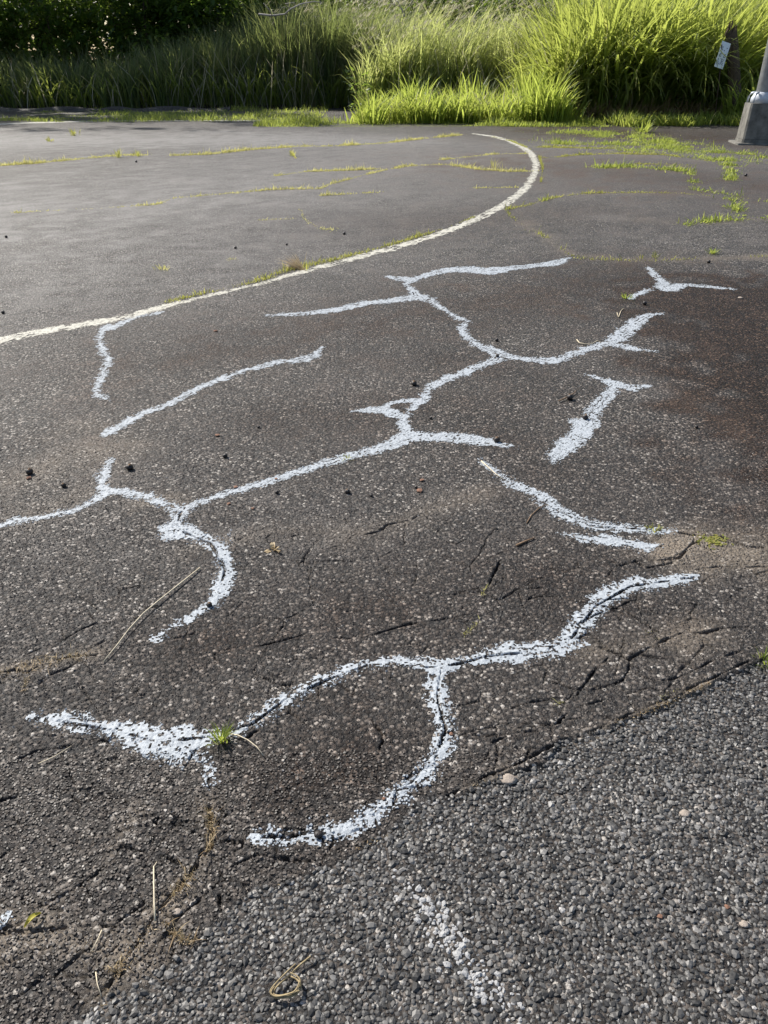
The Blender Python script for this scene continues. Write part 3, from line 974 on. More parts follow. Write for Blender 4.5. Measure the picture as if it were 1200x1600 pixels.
# ------------------------------------------------------------------ weeds and dry litter along cracks
def weed_line(name, label, lines, mat, dens, hgt, wid=.006, seed=0, spread=1.0, clump=.0, tone=(.2, 1.0), lean=.5, thin=.45):
    r = np.random.default_rng(seed)
    P, Hh = [], []
    for pts in lines:
        st = stroke([(x_, y_, w_ * (thin if y_ < 360 else 1)) for x_, y_, w_ in pts])
        for p, q in zip(st[:-1], st[1:]):
            ln = np.hypot(*(q[:2] - p[:2]))
            n = r.poisson(ln * dens * max(1, 14 * (p[2] + q[2])))
            t = r.uniform(0, 1, n)
            c = p[:2] + t[:, None] * (q[:2] - p[:2])
            w = p[2] + t * (q[2] - p[2])
            c = c + r.normal(0, .5 * spread, (n, 2)) * w[:, None]
            P.append(c)
    P = np.concatenate(P)
    k = vnoise(P[:, 0], P[:, 1], .35, seed) + .5 * vnoise(P[:, 0], P[:, 1], .12, seed + 1)
    keep = k > r.uniform(-.6, .6, len(P)) + clump
    P, k = P[keep], k[keep]
    n = len(P)
    L = hgt * np.clip(r.lognormal(-.55, .55, n), .2, 2.4) * np.clip(.65 + .7 * k, .35, 1.6)
    z = height(P[:, 0], P[:, 1])
    V, Fc, T, A = blades(np.column_stack([P, z]), L, wid * r.uniform(.6, 1.3, n), r.uniform(0, 6.28, n), r.uniform(0, lean * 2, n), r.uniform(0, 1.2, n), 3,
                         r.uniform(*tone, n), .8, r)
    return tag(obj(name, mesh_np(name, V, Fc, M[mat], tone=T, extra=dict(along=A))), label, kind='stuff', cat='weeds')


wl = lambda w, *pts: [(x, y, w) for x, y in pts]
weed_line('crack_weeds', 'yellowed weeds in the long far crack, on the sunlit left side', [
    wl(5, (-20, 260), (60, 255), (120, 249), (190, 242), (228, 243)), wl(4, (270, 243), (330, 241), (400, 233), (470, 229), (520, 228), (600, 224), (640, 219), (720, 211))],
    'weed_dry', 300, .065, .012, 1, clump=-.5)
weed_line('crack_weeds', 'sparse short yellow weeds in the second far crack across the sunlit lot', [
    wl(4, (20, 333), (80, 329), (150, 326), (240, 320), (255, 316), (270, 310), (350, 303), (430, 296), (500, 295), (520, 286)), wl(5, (244, 320), (262, 315))],
    'weed_dry', 240, .045, .010, 2, clump=-.5)
weed_line('crack_weeds', 'ochre weed fringe of the forked cracks inside the curved parking line', [
    wl(5, (520, 287), (560, 276), (600, 266), (640, 259), (700, 257), (750, 265), (800, 268), (835, 267)), wl(4, (430, 275), (480, 268), (550, 266), (592, 264)),
    wl(4, (690, 250), (770, 241), (820, 240)), wl(5, (455, 237), (462, 248)), wl(3, (740, 294), (810, 293)), wl(3, (500, 306), (600, 300))],
    'weed_dry', 280, .05, .011, 3, clump=-.5)
weed_line('crack_weeds', 'curling line of yellow moss and litter in the middle of the sunlit lot', [
    wl(10, (470, 328), (474, 340), (486, 350), (500, 356), (522, 360)), wl(5, (405, 344), (460, 342))], 'weed_dry', 260, .03, .010, 4, clump=-.1, lean=.8)
weed_line('line_weeds', 'green and yellow weeds fringing the curved parking line', [
    wl(5, (262, 472), (330, 456), (400, 440), (428, 432)), wl(5, (432, 428), (470, 417), (520, 407)), wl(4, (520, 407), (600, 386), (680, 362), (740, 340)),
    wl(6, (845, 285), (848, 262), (842, 245)), wl(4, (770, 214), (800, 221), (830, 234))], 'weed', 420, .042, .007, 5, clump=-.4)
weed_line('crack_weeds', 'fresh green weeds in the crack running right from the line end', [
    wl(6, (790, 328), (830, 320), (850, 313), (880, 306), (920, 302)), wl(3, (920, 302), (1000, 301), (1060, 302), (1110, 306))], 'weed', 330, .045, .009, 6, clump=-.25)
weed_line('crack_weeds', 'sparse green weeds in the dusty crack below the curve', [
    wl(12, (790, 328), (800, 340), (818, 352)), wl(7, (830, 360), (860, 374), (885, 396), (905, 404)), wl(4, (905, 404), (1000, 408), (1080, 405), (1200, 400))], 'weed', 130, .03, .007, 7, clump=.12)
weed_line('verge_weeds', 'bright green weed mat spreading beside the lamp post plinth', [
    wl(3, (850, 222), (905, 226), (960, 224), (1030, 230)), wl(3, (930, 262), (1000, 260), (1075, 268)), wl(4, (1100, 236), (1140, 238), (1190, 246)), wl(9, (905, 206), (960, 212), (1010, 217), (1050, 225), (1095, 236)), wl(14, (1040, 222), (1090, 238), (1125, 245), (1145, 262), (1140, 282)),
    wl(12, (1078, 270), (1086, 288), (1090, 298)), wl(8, (1100, 296), (1140, 308), (1160, 318)), wl(14, (1148, 322), (1158, 338)), wl(5, (1158, 318), (1200, 313)),
    wl(4, (1065, 352), (1100, 347), (1130, 344), (1200, 342)), wl(8, (970, 235), (1010, 233)), wl(10, (1120, 246), (1150, 250))], 'fresh', 230, .085, .014, 8, clump=-.12, lean=.8, thin=1.0, spread=1.7)
weed_line('crack_weeds', 'faint dry weeds in the parallel far cracks left of the plinth', [
    wl(4, (850, 247), (905, 242), (960, 240), (1040, 242), (1110, 252)), wl(4, (840, 230), (900, 231), (960, 232)), wl(4, (990, 256), (1080, 258))], 'weed', 260, .045, .012, 9, clump=-.45)
weed_line('dry_litter', 'tan dry roots and litter packed in the broken near-left cracks', [
    wl(10, (328, 1262), (331, 1300), (326, 1330)), wl(16, (300, 1365), (270, 1402)), wl(14, (240, 1440), (212, 1480), (190, 1505), (150, 1570)), wl(26, (0, 1462), (50, 1455), (100, 1462)),
    wl(20, (90, 1470), (130, 1490)), wl(10, (90, 1395), (140, 1370), (185, 1315), (210, 1270)), wl(10, (255, 1440), (285, 1470), (305, 1472)), wl(12, (140, 1525), (200, 1510))],
    'debris', 2600, .024, .0024, 10, spread=1.2, clump=-.2, lean=1.2)
weed_line('dry_litter', 'tan dry litter in the crack at the left, level with the long straw', [
    wl(14, (0, 1052), (30, 1048), (70, 1034), (140, 1022)), wl(8, (42, 1060), (38, 1080))], 'debris', 1800, .018, .0024, 11, spread=1.3, lean=1.2)
weed_line('dry_litter', 'dry moss bits in the hairline cracks of the right side', [
    wl(7, (1000, 990), (1040, 985)), wl(8, (1020, 1002), (1040, 998)), wl(7, (1094, 988), (1104, 988)), wl(9, (1125, 984), (1140, 982)), wl(8, (868, 1098), (882, 1096)),
    wl(6, (1030, 1092), (1060, 1080)), wl(6, (750, 970), (724, 992)), wl(5, (752, 932), (762, 915))], 'weed_dry', 700, .016, .0022, 12, clump=-.2, lean=1.1)
weed_line('dry_litter', 'tan needles and grit along the broken edge above the coarse stones', [
    wl(7, (1110, 1068), (1060, 1092), (1000, 1116), (950, 1140)), wl(8, (560, 1322), (610, 1300)), wl(9, (430, 1380), (450, 1392)), wl(7, (740, 1228), (800, 1208))], 'debris', 1500, .015, .0022, 13, clump=-.1, lean=1.3)


def tuft(label, px, py, n, hgt, wid, rad, mat='fresh', seed=0, lean=.9, tone=(.2, .9), name='grass_tuft', curl=1.0, cat='grass tuft', aim=None):
    r = np.random.default_rng(seed)
    c = at(px, py)
    c[2] = height(c[:1], c[1:2])[0]
    P = np.column_stack([r.normal(0, rad, (n, 2)), np.zeros(n)])
    az = np.arctan2(P[:, 1], P[:, 0]) + r.normal(0, .5, n) if aim is None else r.normal(aim, .35, n)
    V, Fc, T, A = blades(P, hgt * r.uniform(.4, 1.1, n), wid * r.uniform(.7, 1.3, n), az, r.uniform(.1 if aim is None else .95, lean, n), r.uniform(.2, curl, n), 4, r.uniform(*tone, n), .5, r)
    return tag(obj(name, mesh_np(name, V, Fc, M[mat], tone=T, extra=dict(along=A)), loc=c), label, cat)


tuft('small green grass tuft sprouting from the widest white stroke', 346, 1158, 46, .062, .0042, .008, seed=1)
tuft('bright green tuft at the right side beside the coarse stones', 1196, 1032, 40, .055, .0045, .010, seed=2)
tuft('tiny round green tuft near the far dusty crack at right', 1113, 396, 46, .075, .007, .016, seed=3)
tuft('tiny green tuft beside the gap in the three-armed white mark', 979, 466, 40, .05, .006, .014, seed=4)
tuft('small upright yellow-green tuft above the three-armed white mark', 1024, 403, 18, .075, .005, .02, 'weed', seed=5, lean=.5)
tuft('thin pale tuft left of another one above the three-armed mark', 1002, 405, 10, .06, .005, .016, 'weed', seed=6, lean=.5)
tuft('lone yellowish tuft inside the lot near the parking line', 256, 421, 26, .07, .007, .03, 'weed_dry', seed=7, lean=.9)
tuft('flat tan dry tuft on the sunlit lot, right of the yellowish one', 364, 406, 20, .035, .007, .022, 'weed_dry', seed=8, lean=1.3)
tuft('orange dry grass tuft swept over leftward from the parking line', 472, 421, 90, .26, .007, .03, 'debris', seed=9, lean=1.5, aim=2.5, curl=.4, tone=(.4, .9))
tuft('green base tuft pressed on the upper side of the parking line', 478, 420, 34, .06, .006, .03, 'weed', seed=10)
tuft('green tuft in the far crack end, close to the parking line bend', 850, 313, 30, .07, .008, .03, 'fresh', seed=11)
tuft('slight yellow-green sprig in the middle of the white network', 541, 717, 14, .02, .005, .012, 'weed', seed=12, lean=1.2)
tuft('yellow-green sprig on the doubled white stroke', 1021, 829, 22, .026, .005, .012, 'weed', seed=13, lean=1.0)
tuft('low leafy green clump at the foot of the big tall grass', 1003, 206, 60, .32, .03, .10, 'fresh', seed=14, lean=1.0)
tuft('wispy tuft sticking up from the far long crack at left', 183, 246, 26, .20, .012, .04, 'weed', seed=15, lean=.4)
tuft('second wispy tuft on the far long crack, just right of the first', 214, 244, 22, .15, .012, .04, 'weed', seed=16, lean=.5)
tuft('pale tuft in the sunlit lot close to the shaded edge', 79, 221, 26, .15, .014, .035, 'weed', seed=17)
tuft('faint wide tuft right of the pale one near the shaded edge', 115, 212, 30, .20, .014, .05, 'weed', seed=18, lean=.5)
tuft('yellow tuft at the far crack fork inside the curve', 458, 244, 24, .13, .012, .03, 'weed', seed=19)
tuft('wiry yellow tuft next to the curve of the parking line', 772, 262, 24, .17, .009, .03, 'weed_dry', seed=20, lean=.5)

# flat rosette weed and other low things
r = np.random.default_rng(31)
c = at(1112, 845)
n = 170
P = np.column_stack([r.normal(0, .030, n), r.normal(0, .022, n), r.uniform(.001, .006, n)])
V, Fc, T, A = blades(P, r.uniform(.008, .018, n), r.uniform(.006, .010, n), r.uniform(0, 6.28, n), r.uniform(1.1, 1.6, n), r.uniform(-.3, .4, n), 3, r.uniform(.3, .95, n), .3, r)
tag(obj('flat_weed', mesh_np('flat_weed', V, Fc, M['weed'], tone=T, extra=dict(along=A)), loc=c), 'flat green rosette weed at the end of the doubled white stroke', 'weed')


# ------------------------------------------------------------------ nuts, stones, straws and leaves lying about
def lump(seed, flat=.85, rough=.12, sub=2):
    import bmesh
    bm = bmesh.new()
    bmesh.ops.create_icosphere(bm, subdivisions=sub, radius=.5)
    r_ = np.random.default_rng(seed)
    V = np.array([v.co[:] for v in bm.verts])
    F = np.array([[v.index for v in f.verts] for f in bm.faces])
    bm.free()
    dirs = r_.normal(size=(7, 3))
    k = 1 + rough * np.sin(V @ dirs.T * 4 + r_.uniform(0, 6, 7)).mean(1) * 2
    V = V * k[:, None] * np.array([1, .92, flat])
    V[:, 2] = np.maximum(V[:, 2], -.36)
    return V, F


nut_meshes = []
for sd in range(4):
    Vn, Fn = lump(sd, .86, .10)
    nut_meshes.append(mesh_np('seed_nut', Vn, [Fn], M['nut'], tone=np.full(len(Vn), .5), smooth=True))
caps = []
for sd in range(2):
    s = Soup()
    a = np.arange(7) * 2 * math.pi / 7
    ring = lambda rr, z: np.stack([np.cos(a) * rr, np.sin(a) * rr, np.full(7, z)], 1)
    s.prism(ring(.26, .36), ring(.12, .47))
    s.tube([(0, 0, .45), (.03, .02, .60)], [.05, .035], 5)
    caps.append(s.mesh('stalk_cap', M['twig']))
NUTS = [(203, 730, 12, 'large dark nut above the thick hook of white paint'),
        (47, 737, 12, 'dark nut beside a husk scrap on dusty ground at far left'),
        (100, 758, 9, 'dark nut on dusty ground between two others at far left'),
        (352, 712, 8, 'small dark nut under the lone bending white stroke'),
        (404, 667, 5, 'tiny dark nut between the lone stroke and the white network'),
        (543, 768, 9, 'dark nut below the long left arm of the white network'),
        (580, 774, 6, 'smaller dark nut right beside the one below the long arm'),
        (433, 769, 7, 'brownish nut just under the long left arm of the network'),
        (647, 599, 10, 'dark nut left of the white network stem, above its small loop'),
        (673, 653, 5, 'tiny nut right of the white network stem'),
        (776, 687, 11, 'dark nut lying on the right tip of the white network'),
        (777, 556, 6, 'nut on the paint at the centre fork of the white network'),
        (776, 531, 6, 'nut just above the centre fork of the white network'),
        (890, 621, 11, 'dark nut with a twig stuck to it, left of the broad slash'),
        (914, 652, 10, 'dark nut lying on the edge of the broad white slash'),
        (1088, 667, 6, 'pale-capped nut alone on the reddish patch at right'),
        (1107, 409, 6, 'dark nut beneath the tiny round tuft at far right'),
        (1007, 474, 7, 'dark nut under the gap in the three-armed mark'),
        (10, 370, 5, 'tiny dark nut at the left side of the sunlit lot'),
        (5, 488, 6, 'dark nut just above the parking line at the left side'),
        (368, 387, 5, 'tiny dark nut above the flat tan dry tuft'),
        (213, 252.5, 4, 'far nut beneath the second wispy tuft'),
        (538, 365, 5, 'dark nut right of the curling moss line'),
        (327, 943, 10, 'dark nut lodged at the lower end of the thick paint hook'),
        (650, 761, 5, 'small nut below the network next to reddish husk scraps'),
        (448, 382, 4, 'tiny nut on the sunlit lot above the orange tuft'),
        (1165, 274, 5, 'dark nut in the weeds below the lamp post plinth')]
for k, (px, py, w, label) in enumerate(NUTS):
    size = w / pxm(px, py)
    c = at(px, py + w * .3)
    h0 = height(c[:1], c[1:2])[0]
    o = bpy.data.objects.new('seed_nut', nut_meshes[k % 4])
    COL.objects.link(o)
    o.location = (c[0], c[1], h0 + size * .34)
    o.scale = (size,) * 3
    o.rotation_euler = (.3 * math.sin(k * 2.1), .3 * math.cos(k * 1.7), k * 1.3)
    tag(o, label, 'nut', 'dark nuts scattered on the pavement')
    if w >= 9:
        cp = bpy.data.objects.new('stalk_cap', caps[k % 2])
        COL.objects.link(cp)
        cp.parent = o

HUSKS = [(45, 748, 9, 'reddish husk scrap in front of the far left nut'), (655, 768, 11, 'flat reddish husk scraps below the network'), (340, 681, 9, 'tan husk scrap under the lone stroke'),
         (337, 518, 7, 'pinkish husk fragment alone between the parking line and the lone stroke'), (357, 788, 7, 'reddish husk scrap beneath the long left arm'), (369, 762, 8, 'reddish chip resting on the long left arm'),
         (395, 795, 6, 'red-brown crumb right of the scrap beneath the long arm'), (659, 751, 8, 'curled dark husk near the small nut below the network'), (432, 749, 6, 'reddish crumb on the network arm left of its green sprig'),
         (1137, 1414, 9, 'orange-brown scrap on the coarse stones at right'), (1032, 1428, 9, 'rusty scrap on the coarse stones'), (600, 1248, 7, 'dull scrap by the lower arc of the widest stroke'), (705, 1148, 8, 'rusty fragment where the widest stroke narrows')]
hm = []
for sd in range(3):
    Vn, Fn = lump(40 + sd, .34, .35, 1)
    hm.append(mesh_np('husk_scrap', Vn, [Fn], M['husk'], tone=np.full(len(Vn), .5)))
for k, (px, py, w, label) in enumerate(HUSKS):
    size = w / pxm(px, py)
    c = at(px, py)
    o = bpy.data.objects.new('husk_scrap', hm[k % 3])
    COL.objects.link(o)
    o.location = (c[0], c[1], height(c[:1], c[1:2])[0] + size * .12 + .002)
    o.scale = (size,) * 3
    o.rotation_euler = (0, 0, k * 1.9)
    tag(o, label, 'husk', 'husk scraps on the pavement')


def stalk(name, label, cat, pts, w, mat='straw', lift=.006, bow=0.0, tips=()):
    """a dry stem lying on the pavement; tips are side shoots, as parts"""
    P = []
    for k, (px, py) in enumerate(pts):
        c = at(px, py)
        t = k / (len(pts) - 1)
        P.append((c[0], c[1], height(c[:1], c[1:2])[0] + lift + bow * 4 * t * (1 - t)))
    P = np.array(P)
    r0 = w / pxm(*pts[len(pts) // 2]) / 2
    base = P[0].copy()
    s = Soup()
    s.tube(P - base, np.linspace(r0, r0 * .6, len(P)), 6)
    o = tag(obj(name, s.mesh(name, M[mat], True), loc=base), label, cat)
    for tp in tips:
        s2 = Soup()
        Q = np.array([at(*p) + [0, 0, lift] for p in tp])
        s2.tube(Q - base, np.linspace(r0 * .7, r0 * .3, len(Q)), 5)
        obj('side_shoot', s2.mesh('side_shoot', M[mat], True), o)
    return o


stalk('straw_stem', 'long pale straw stem lying under the thick paint hook', 'straw', [(313, 889), (285, 912), (250, 941), (225, 962), (203, 986), (184, 1010), (162, 1036)], 2.6, bow=.006)
stalk('straw_stem', 'short pale upright straw near the bottom-left cracks', 'straw', [(243, 1442), (242.5, 1415), (242, 1385), (241, 1357)], 3.2, bow=.008, tips=[[(241, 1357), (246, 1349)]])
stalk('straw_stem', 'thin tan stem curving out from the small green tuft', 'straw', [(358, 1149), (372, 1153), (388, 1161), (402, 1171), (412, 1183)], 2.4, bow=.006)
stalk('straw_stem', 'thin pale straw across the tip of the doubled white stroke', 'straw', [(752, 722), (762, 731), (774, 742), (785, 750)], 2.0)
stalk('twig', 'brown twig fragment right of the tan leaf, on plain asphalt', 'twig', [(807, 854), (820, 848), (835, 842)], 4.0, 'twig', .005)
stalk('twig', 'thin reddish twig ending at the doubled white stroke', 'twig', [(823, 818), (830, 806), (842, 795), (852, 790)], 2.0, 'twig', .004)
stalk('twig', 'short brown twig poking through the nut by the broad slash', 'twig', [(873, 629), (884, 624), (896, 617), (900, 613)], 2.0, 'twig', .010)
stalk('straw_stem', 'curly straw thread on the white network right arm', 'straw', [(901, 532), (905, 537), (915, 539), (925, 538), (934, 533), (938, 537)], 1.6)
stalk('straw_stem', 'hair-thin straw by the gap in the three-armed mark', 'straw', [(964, 490), (966, 497), (970, 487), (974, 483)], 1.4)
stalk('straw_stem', 'pair of crossed tan straws, upper one, in the left cracks', 'straw', [(60, 1195), (85, 1184), (112, 1168)], 2.0, 'straw')
stalk('straw_stem', 'thin bent straw beside the tan litter at the bottom-left', 'straw', [(150, 1520), (153, 1540), (159, 1558)], 2.0)
stalk('straw_stem', 'small tan straw tilting over the near broken slab', 'straw', [(160, 1456), (153, 1472), (144, 1489)], 2.4)

# curled dead grass on the coarse stones
s = Soup()
base = at(448, 1540)
for k in range(6):
    off = RNG.normal(0, 2.6, 2)
    pts = [(486, 1498), (466, 1512), (448, 1530), (432, 1545), (425, 1556), (432, 1563), (450, 1562), (466, 1556), (472, 1542), (464, 1532), (455, 1528)]
    m0, m1 = [(0, 11), (3, 9), (4, 11), (1, 6), (5, 8), (4, 9)][k]
    Q = np.array([at(x + off[0], y + off[1]) for x, y in pts[m0:m1]])
    Q[:, 2] = height(Q[:, 0], Q[:, 1]) + .009 + .0015 * k + RNG.uniform(0, .006, len(Q))
    Q -= base
    # smooth the polyline
    for _ in range(2):
        Q = np.concatenate([Q[:1], np.stack([.75 * Q[:-1] + .25 * Q[1:], .25 * Q[:-1] + .75 * Q[1:]], 1).reshape(-1, 3), Q[-1:]])
    s.tube(Q, np.full(len(Q), .0015 if k else .0021), 5)
tag(obj('dead_grass_curl', s.mesh('dead_grass_curl', M['old_straw'], True), loc=base), 'curled loop of dead grass lying on the coarse stones', 'dead grass')


def leaf(name, label, pts_a, pts_b, mat, width, z=.006, curl=.010):
    A_, B_ = at(*pts_a), at(*pts_b)
    d = B_ - A_
    n_ = np.array([-d[1], d[0], 0]) / np.hypot(d[0], d[1])
    V, K = [], 9
    for k in range(K):
        t = k / (K - 1)
        w = width * math.sin(math.pi * min(1, t * .92 + .04)) ** .8
        cpt = A_ + d * t + np.array([0, 0, z + curl * math.sin(math.pi * t)])
        V += [cpt + n_ * w / 2 + [0, 0, .004], cpt - [0, 0, .001], cpt - n_ * w / 2 + [0, 0, .004]]
    V = np.array(V) - A_
    V[:, 2] += height(A_[:1], A_[1:2])[0]
    Q = [[3 * k + j, 3 * k + j + 1, 3 * k + j + 4, 3 * k + j + 3] for k in range(K - 1) for j in range(2)]
    return tag(obj(name, mesh_np(name, V, [np.array(Q)], M[mat], tone=np.linspace(0, 1, len(V)), smooth=True), loc=A_), label, 'leaf')


leaf('fallen_leaf', 'yellow-green pointed leaf lying in the bottom-left crack', (40, 1454), (66, 1431), 'yellow_leaf', .012)
tuft('crumpled tan leaf on plain asphalt under the white network', 427, 859, 11, .034, .020, .007, 'debris', seed=77, lean=1.5, tone=(.45, 1.0), name='crumpled_leaf', curl=2.4, cat='leaf')
Vn, Fn = lump(78, .24, .45, 2)
for px, py, w, lab in ((793, 1214, 24, 'flat pale stone lodged in the broken asphalt edge'), (1070, 1267, 16, 'small whitish stone on the coarse asphalt'), (1163, 1440, 14, 'smaller whitish chip near the right side of the coarse asphalt'),
                       (277, 1424, 13, 'round tan pebble in the litter of the near-left crack'), (1156, 466, 8, 'white fleck of stone on the reddish patch at right')):
    sz = w / pxm(px, py)
    c = at(px, py)
    tag(obj('pale_stone', mesh_np('pale_stone', Vn * [sz, sz * .8, sz], [Fn], M['pale_stone'], smooth=True), loc=c + [0, 0, height(c[:1], c[1:2])[0] + sz * .12]), lab, 'stone')

# dark stone in a pocket of the lower arc
Vn, Fn = lump(79, .6, .3, 2)
sz = 15 / pxm(500, 1303)
c = at(498, 1305)
tag(obj('dark_stone', mesh_np('dark_stone', Vn * sz, [Fn], M['nut'], smooth=True), loc=c + [0, 0, sz * .25]), 'dark lump stuck in the lower arc of the widest white stroke', 'stone')

# ------------------------------------------------------------------ lamp post on its concrete plinth
corner = at(1159, 226)
e1 = np.array([.990, -.139, 0])                # front face runs to the right
e2 = np.array([.139, .990, 0])                 # left face runs away from us
SIDE = .60
ctr = corner + (e1 + e2) * SIDE / 2
pz = up_to(1172, 162, corner[1])[0]
lamp = bpy.data.objects.new('lamp_post', None)
COL.objects.link(lamp)
lamp.location = (ctr[0], ctr[1], 0)
tag(lamp, 'grey lamp post on a tapered concrete plinth at the right side', 'lamp post')


def sq(half, z, ch=.035):
    pts = []
    for u, v in ((-1, -1), (1, -1), (1, 1), (-1, 1)):
        a, b = (u * half, v * (half - ch)), (u * (half - ch), v * half)
        for p in ((a, b) if u * v > 0 else (b, a)):
            pts.append(e1 * p[0] + e2 * p[1] + np.array([0, 0, z]))
    return np.array(pts)


s = Soup()
s.prism(sq(SIDE / 2, .10), sq(SIDE / 2 - .025, pz))
obj('plinth', s.mesh('plinth', M['concrete']), lamp)
s = Soup()
s.prism(sq(SIDE / 2 + .01, .03), sq(SIDE / 2 + .01, .095))
obj('plinth_foot', s.mesh('plinth_foot', M['concrete']), lamp)
s = Soup()
s.prism(sq(SIDE / 2 + .14, -.05, .02), sq(SIDE / 2 + .12, .035, .02))
obj('base_slab', s.mesh('base_slab', M['concrete']), lamp)
s = Soup()
R0 = .155
s.tube([(0, 0, pz + .13), (0, 0, pz + .14), (.01, 0, pz + 4), (.02, 0, pz + 8)], [R0 - .003, R0, R0 - .02, R0 - .06], 28)
obj('pole', s.mesh('pole', M['galv'], True), lamp)
s = Soup()
s.tube([(0, 0, pz + .003), (0, 0, pz + .10), (0, 0, pz + .19), (0, 0, pz + .21)], [.235, .23, .18, .162], 28)
obj('collar', s.mesh('collar', M['steel_light'], True), lamp)
for k in range(4):
    a = math.pi / 4 + k * math.pi / 2 + math.atan2(e1[1], e1[0])
    d = np.array([math.cos(a), math.sin(a), 0])
    s = Soup()
    s.tube([d * .19 + [0, 0, pz + .20], d * .27 + [0, 0, pz + .185], d * .32 + [0, 0, pz + .11], d * .33 + [0, 0, pz + .004]], [.022] * 4, 8)
    obj('bolt_cover', s.mesh('bolt_cover', M['steel_light'], True), lamp)
s = Soup()
s.tube([(.02, 0, pz + 8), (.1, -.3, pz + 8.5), (.2, -1.2, pz + 8.7)], [.08, .06, .05], 10)
obj('arm', s.mesh('arm', M['galv'], True), lamp)
s = Soup()
s.prism(np.array([(.08, -1.1, pz + 8.62), (.32, -1.1, pz + 8.62), (.32, -1.75, pz + 8.62), (.08, -1.75, pz + 8.62)]),
        np.array([(.1, -1.1, pz + 8.78), (.3, -1.1, pz + 8.78), (.28, -1.72, pz + 8.72), (.12, -1.72, pz + 8.72)]))
obj('lamp_head', s.mesh('lamp_head', M['galv']), lamp)

# ------------------------------------------------------------------ weathered stump and the notice beside it
yS = 25.4
ztop, xS = up_to(1143, 38, yS)
zb, xb = up_to(1152, 185, yS)
s = Soup()
k = 10
rr = np.random.default_rng(5)
ht = ztop
Ps = [(xb, yS, -.1), (xb * .7 + xS * .3, yS, ht * .3), (xb * .3 + xS * .7, yS, ht * .7), (xS + .03, yS, ht * .92)]
s.tube(np.array(Ps) - [xb, yS, 0], [.20, .175, .165, .16], 11)
# splintered top
for q in range(9):
    a = q * 2 * math.pi / 9
    p0 = np.array([xS + .03 + .11 * math.cos(a), yS + .11 * math.sin(a), ht * .90]) - [xb, yS, 0]
    s.tube([p0, p0 + [.01, 0, .12 + .22 * abs(math.sin(q * 2.3))]], [.052, .018], 5)
tag(obj('wooden_stump', s.mesh('wooden_stump', M['bark']), loc=(xb, yS, 0)), 'dark broken wooden post stub standing in the tall grass by the lamp post', 'post')

yN = 24.9
zN, xN = up_to(1129, 86, yN)
sc_ = yN / FPX / .98
rootN = bpy.data.objects.new('notice_sign', None)
COL.objects.link(rootN)
rootN.location = (xN, yN, 0)
tag(rootN, 'small tilted bluish white notice in the tall grass near the stump', 'sign')
tilt = math.radians(-16)
ux, uz = np.array([math.cos(tilt), 0, math.sin(tilt)]), np.array([-math.sin(tilt), 0, math.cos(tilt)])
PW, PH = .26, .64


def plate(u0, u1, v0, v1, y0, y1):
    c_ = np.array([0, 0, zN])
    f = lambda y: np.array([c_ + ux * u + uz * v + [0, y + .35 * v, 0] for u, v in ((u0, v0), (u1, v0), (u1, v1), (u0, v1))])
    return f(y0), f(y1)


s = Soup()
s.prism(*plate(-PW / 2, PW / 2, -PH / 2, PH / 2, 0, .012))
obj('panel', s.mesh('panel', M['sign']), rootN)
# weathered, unreadable print: three rows of broken strokes
rr = np.random.default_rng(9)
for row, (v, hh, cnt) in enumerate(((.15, .09, 3), (-.01, .085, 3), (-.125, .075, 4), (-.205, .06, 4))):
    s = Soup()
    for q in range(cnt):
        u = -PW * .36 + (q + .5) * PW * .72 / cnt
        w_ = PW * .72 / cnt * .72
        for bar in range(3):
            if rr.uniform() < .75:
                if bar == 0:
                    s.prism(*plate(u - w_ / 2, u - w_ / 2 + .014, v - hh / 2, v + hh / 2 * rr.uniform(.2, 1), -.004, -.001))
                else:
                    vv = v + (bar - 1.5) * hh * .8
                    s.prism(*plate(u - w_ / 2 + .016, u + w_ / 2, vv - .009, vv + .009, -.004, -.001))
    obj('lettering', s.mesh('lettering', M['sign_ink']), rootN)
s = Soup()
s.tube([(.16, .06, 0), (.0, .05, zN), (-.06, .05, zN + .25)], [.018, .016, .014], 7)
obj('stake', s.mesh('stake', M['bark'], True), rootN)


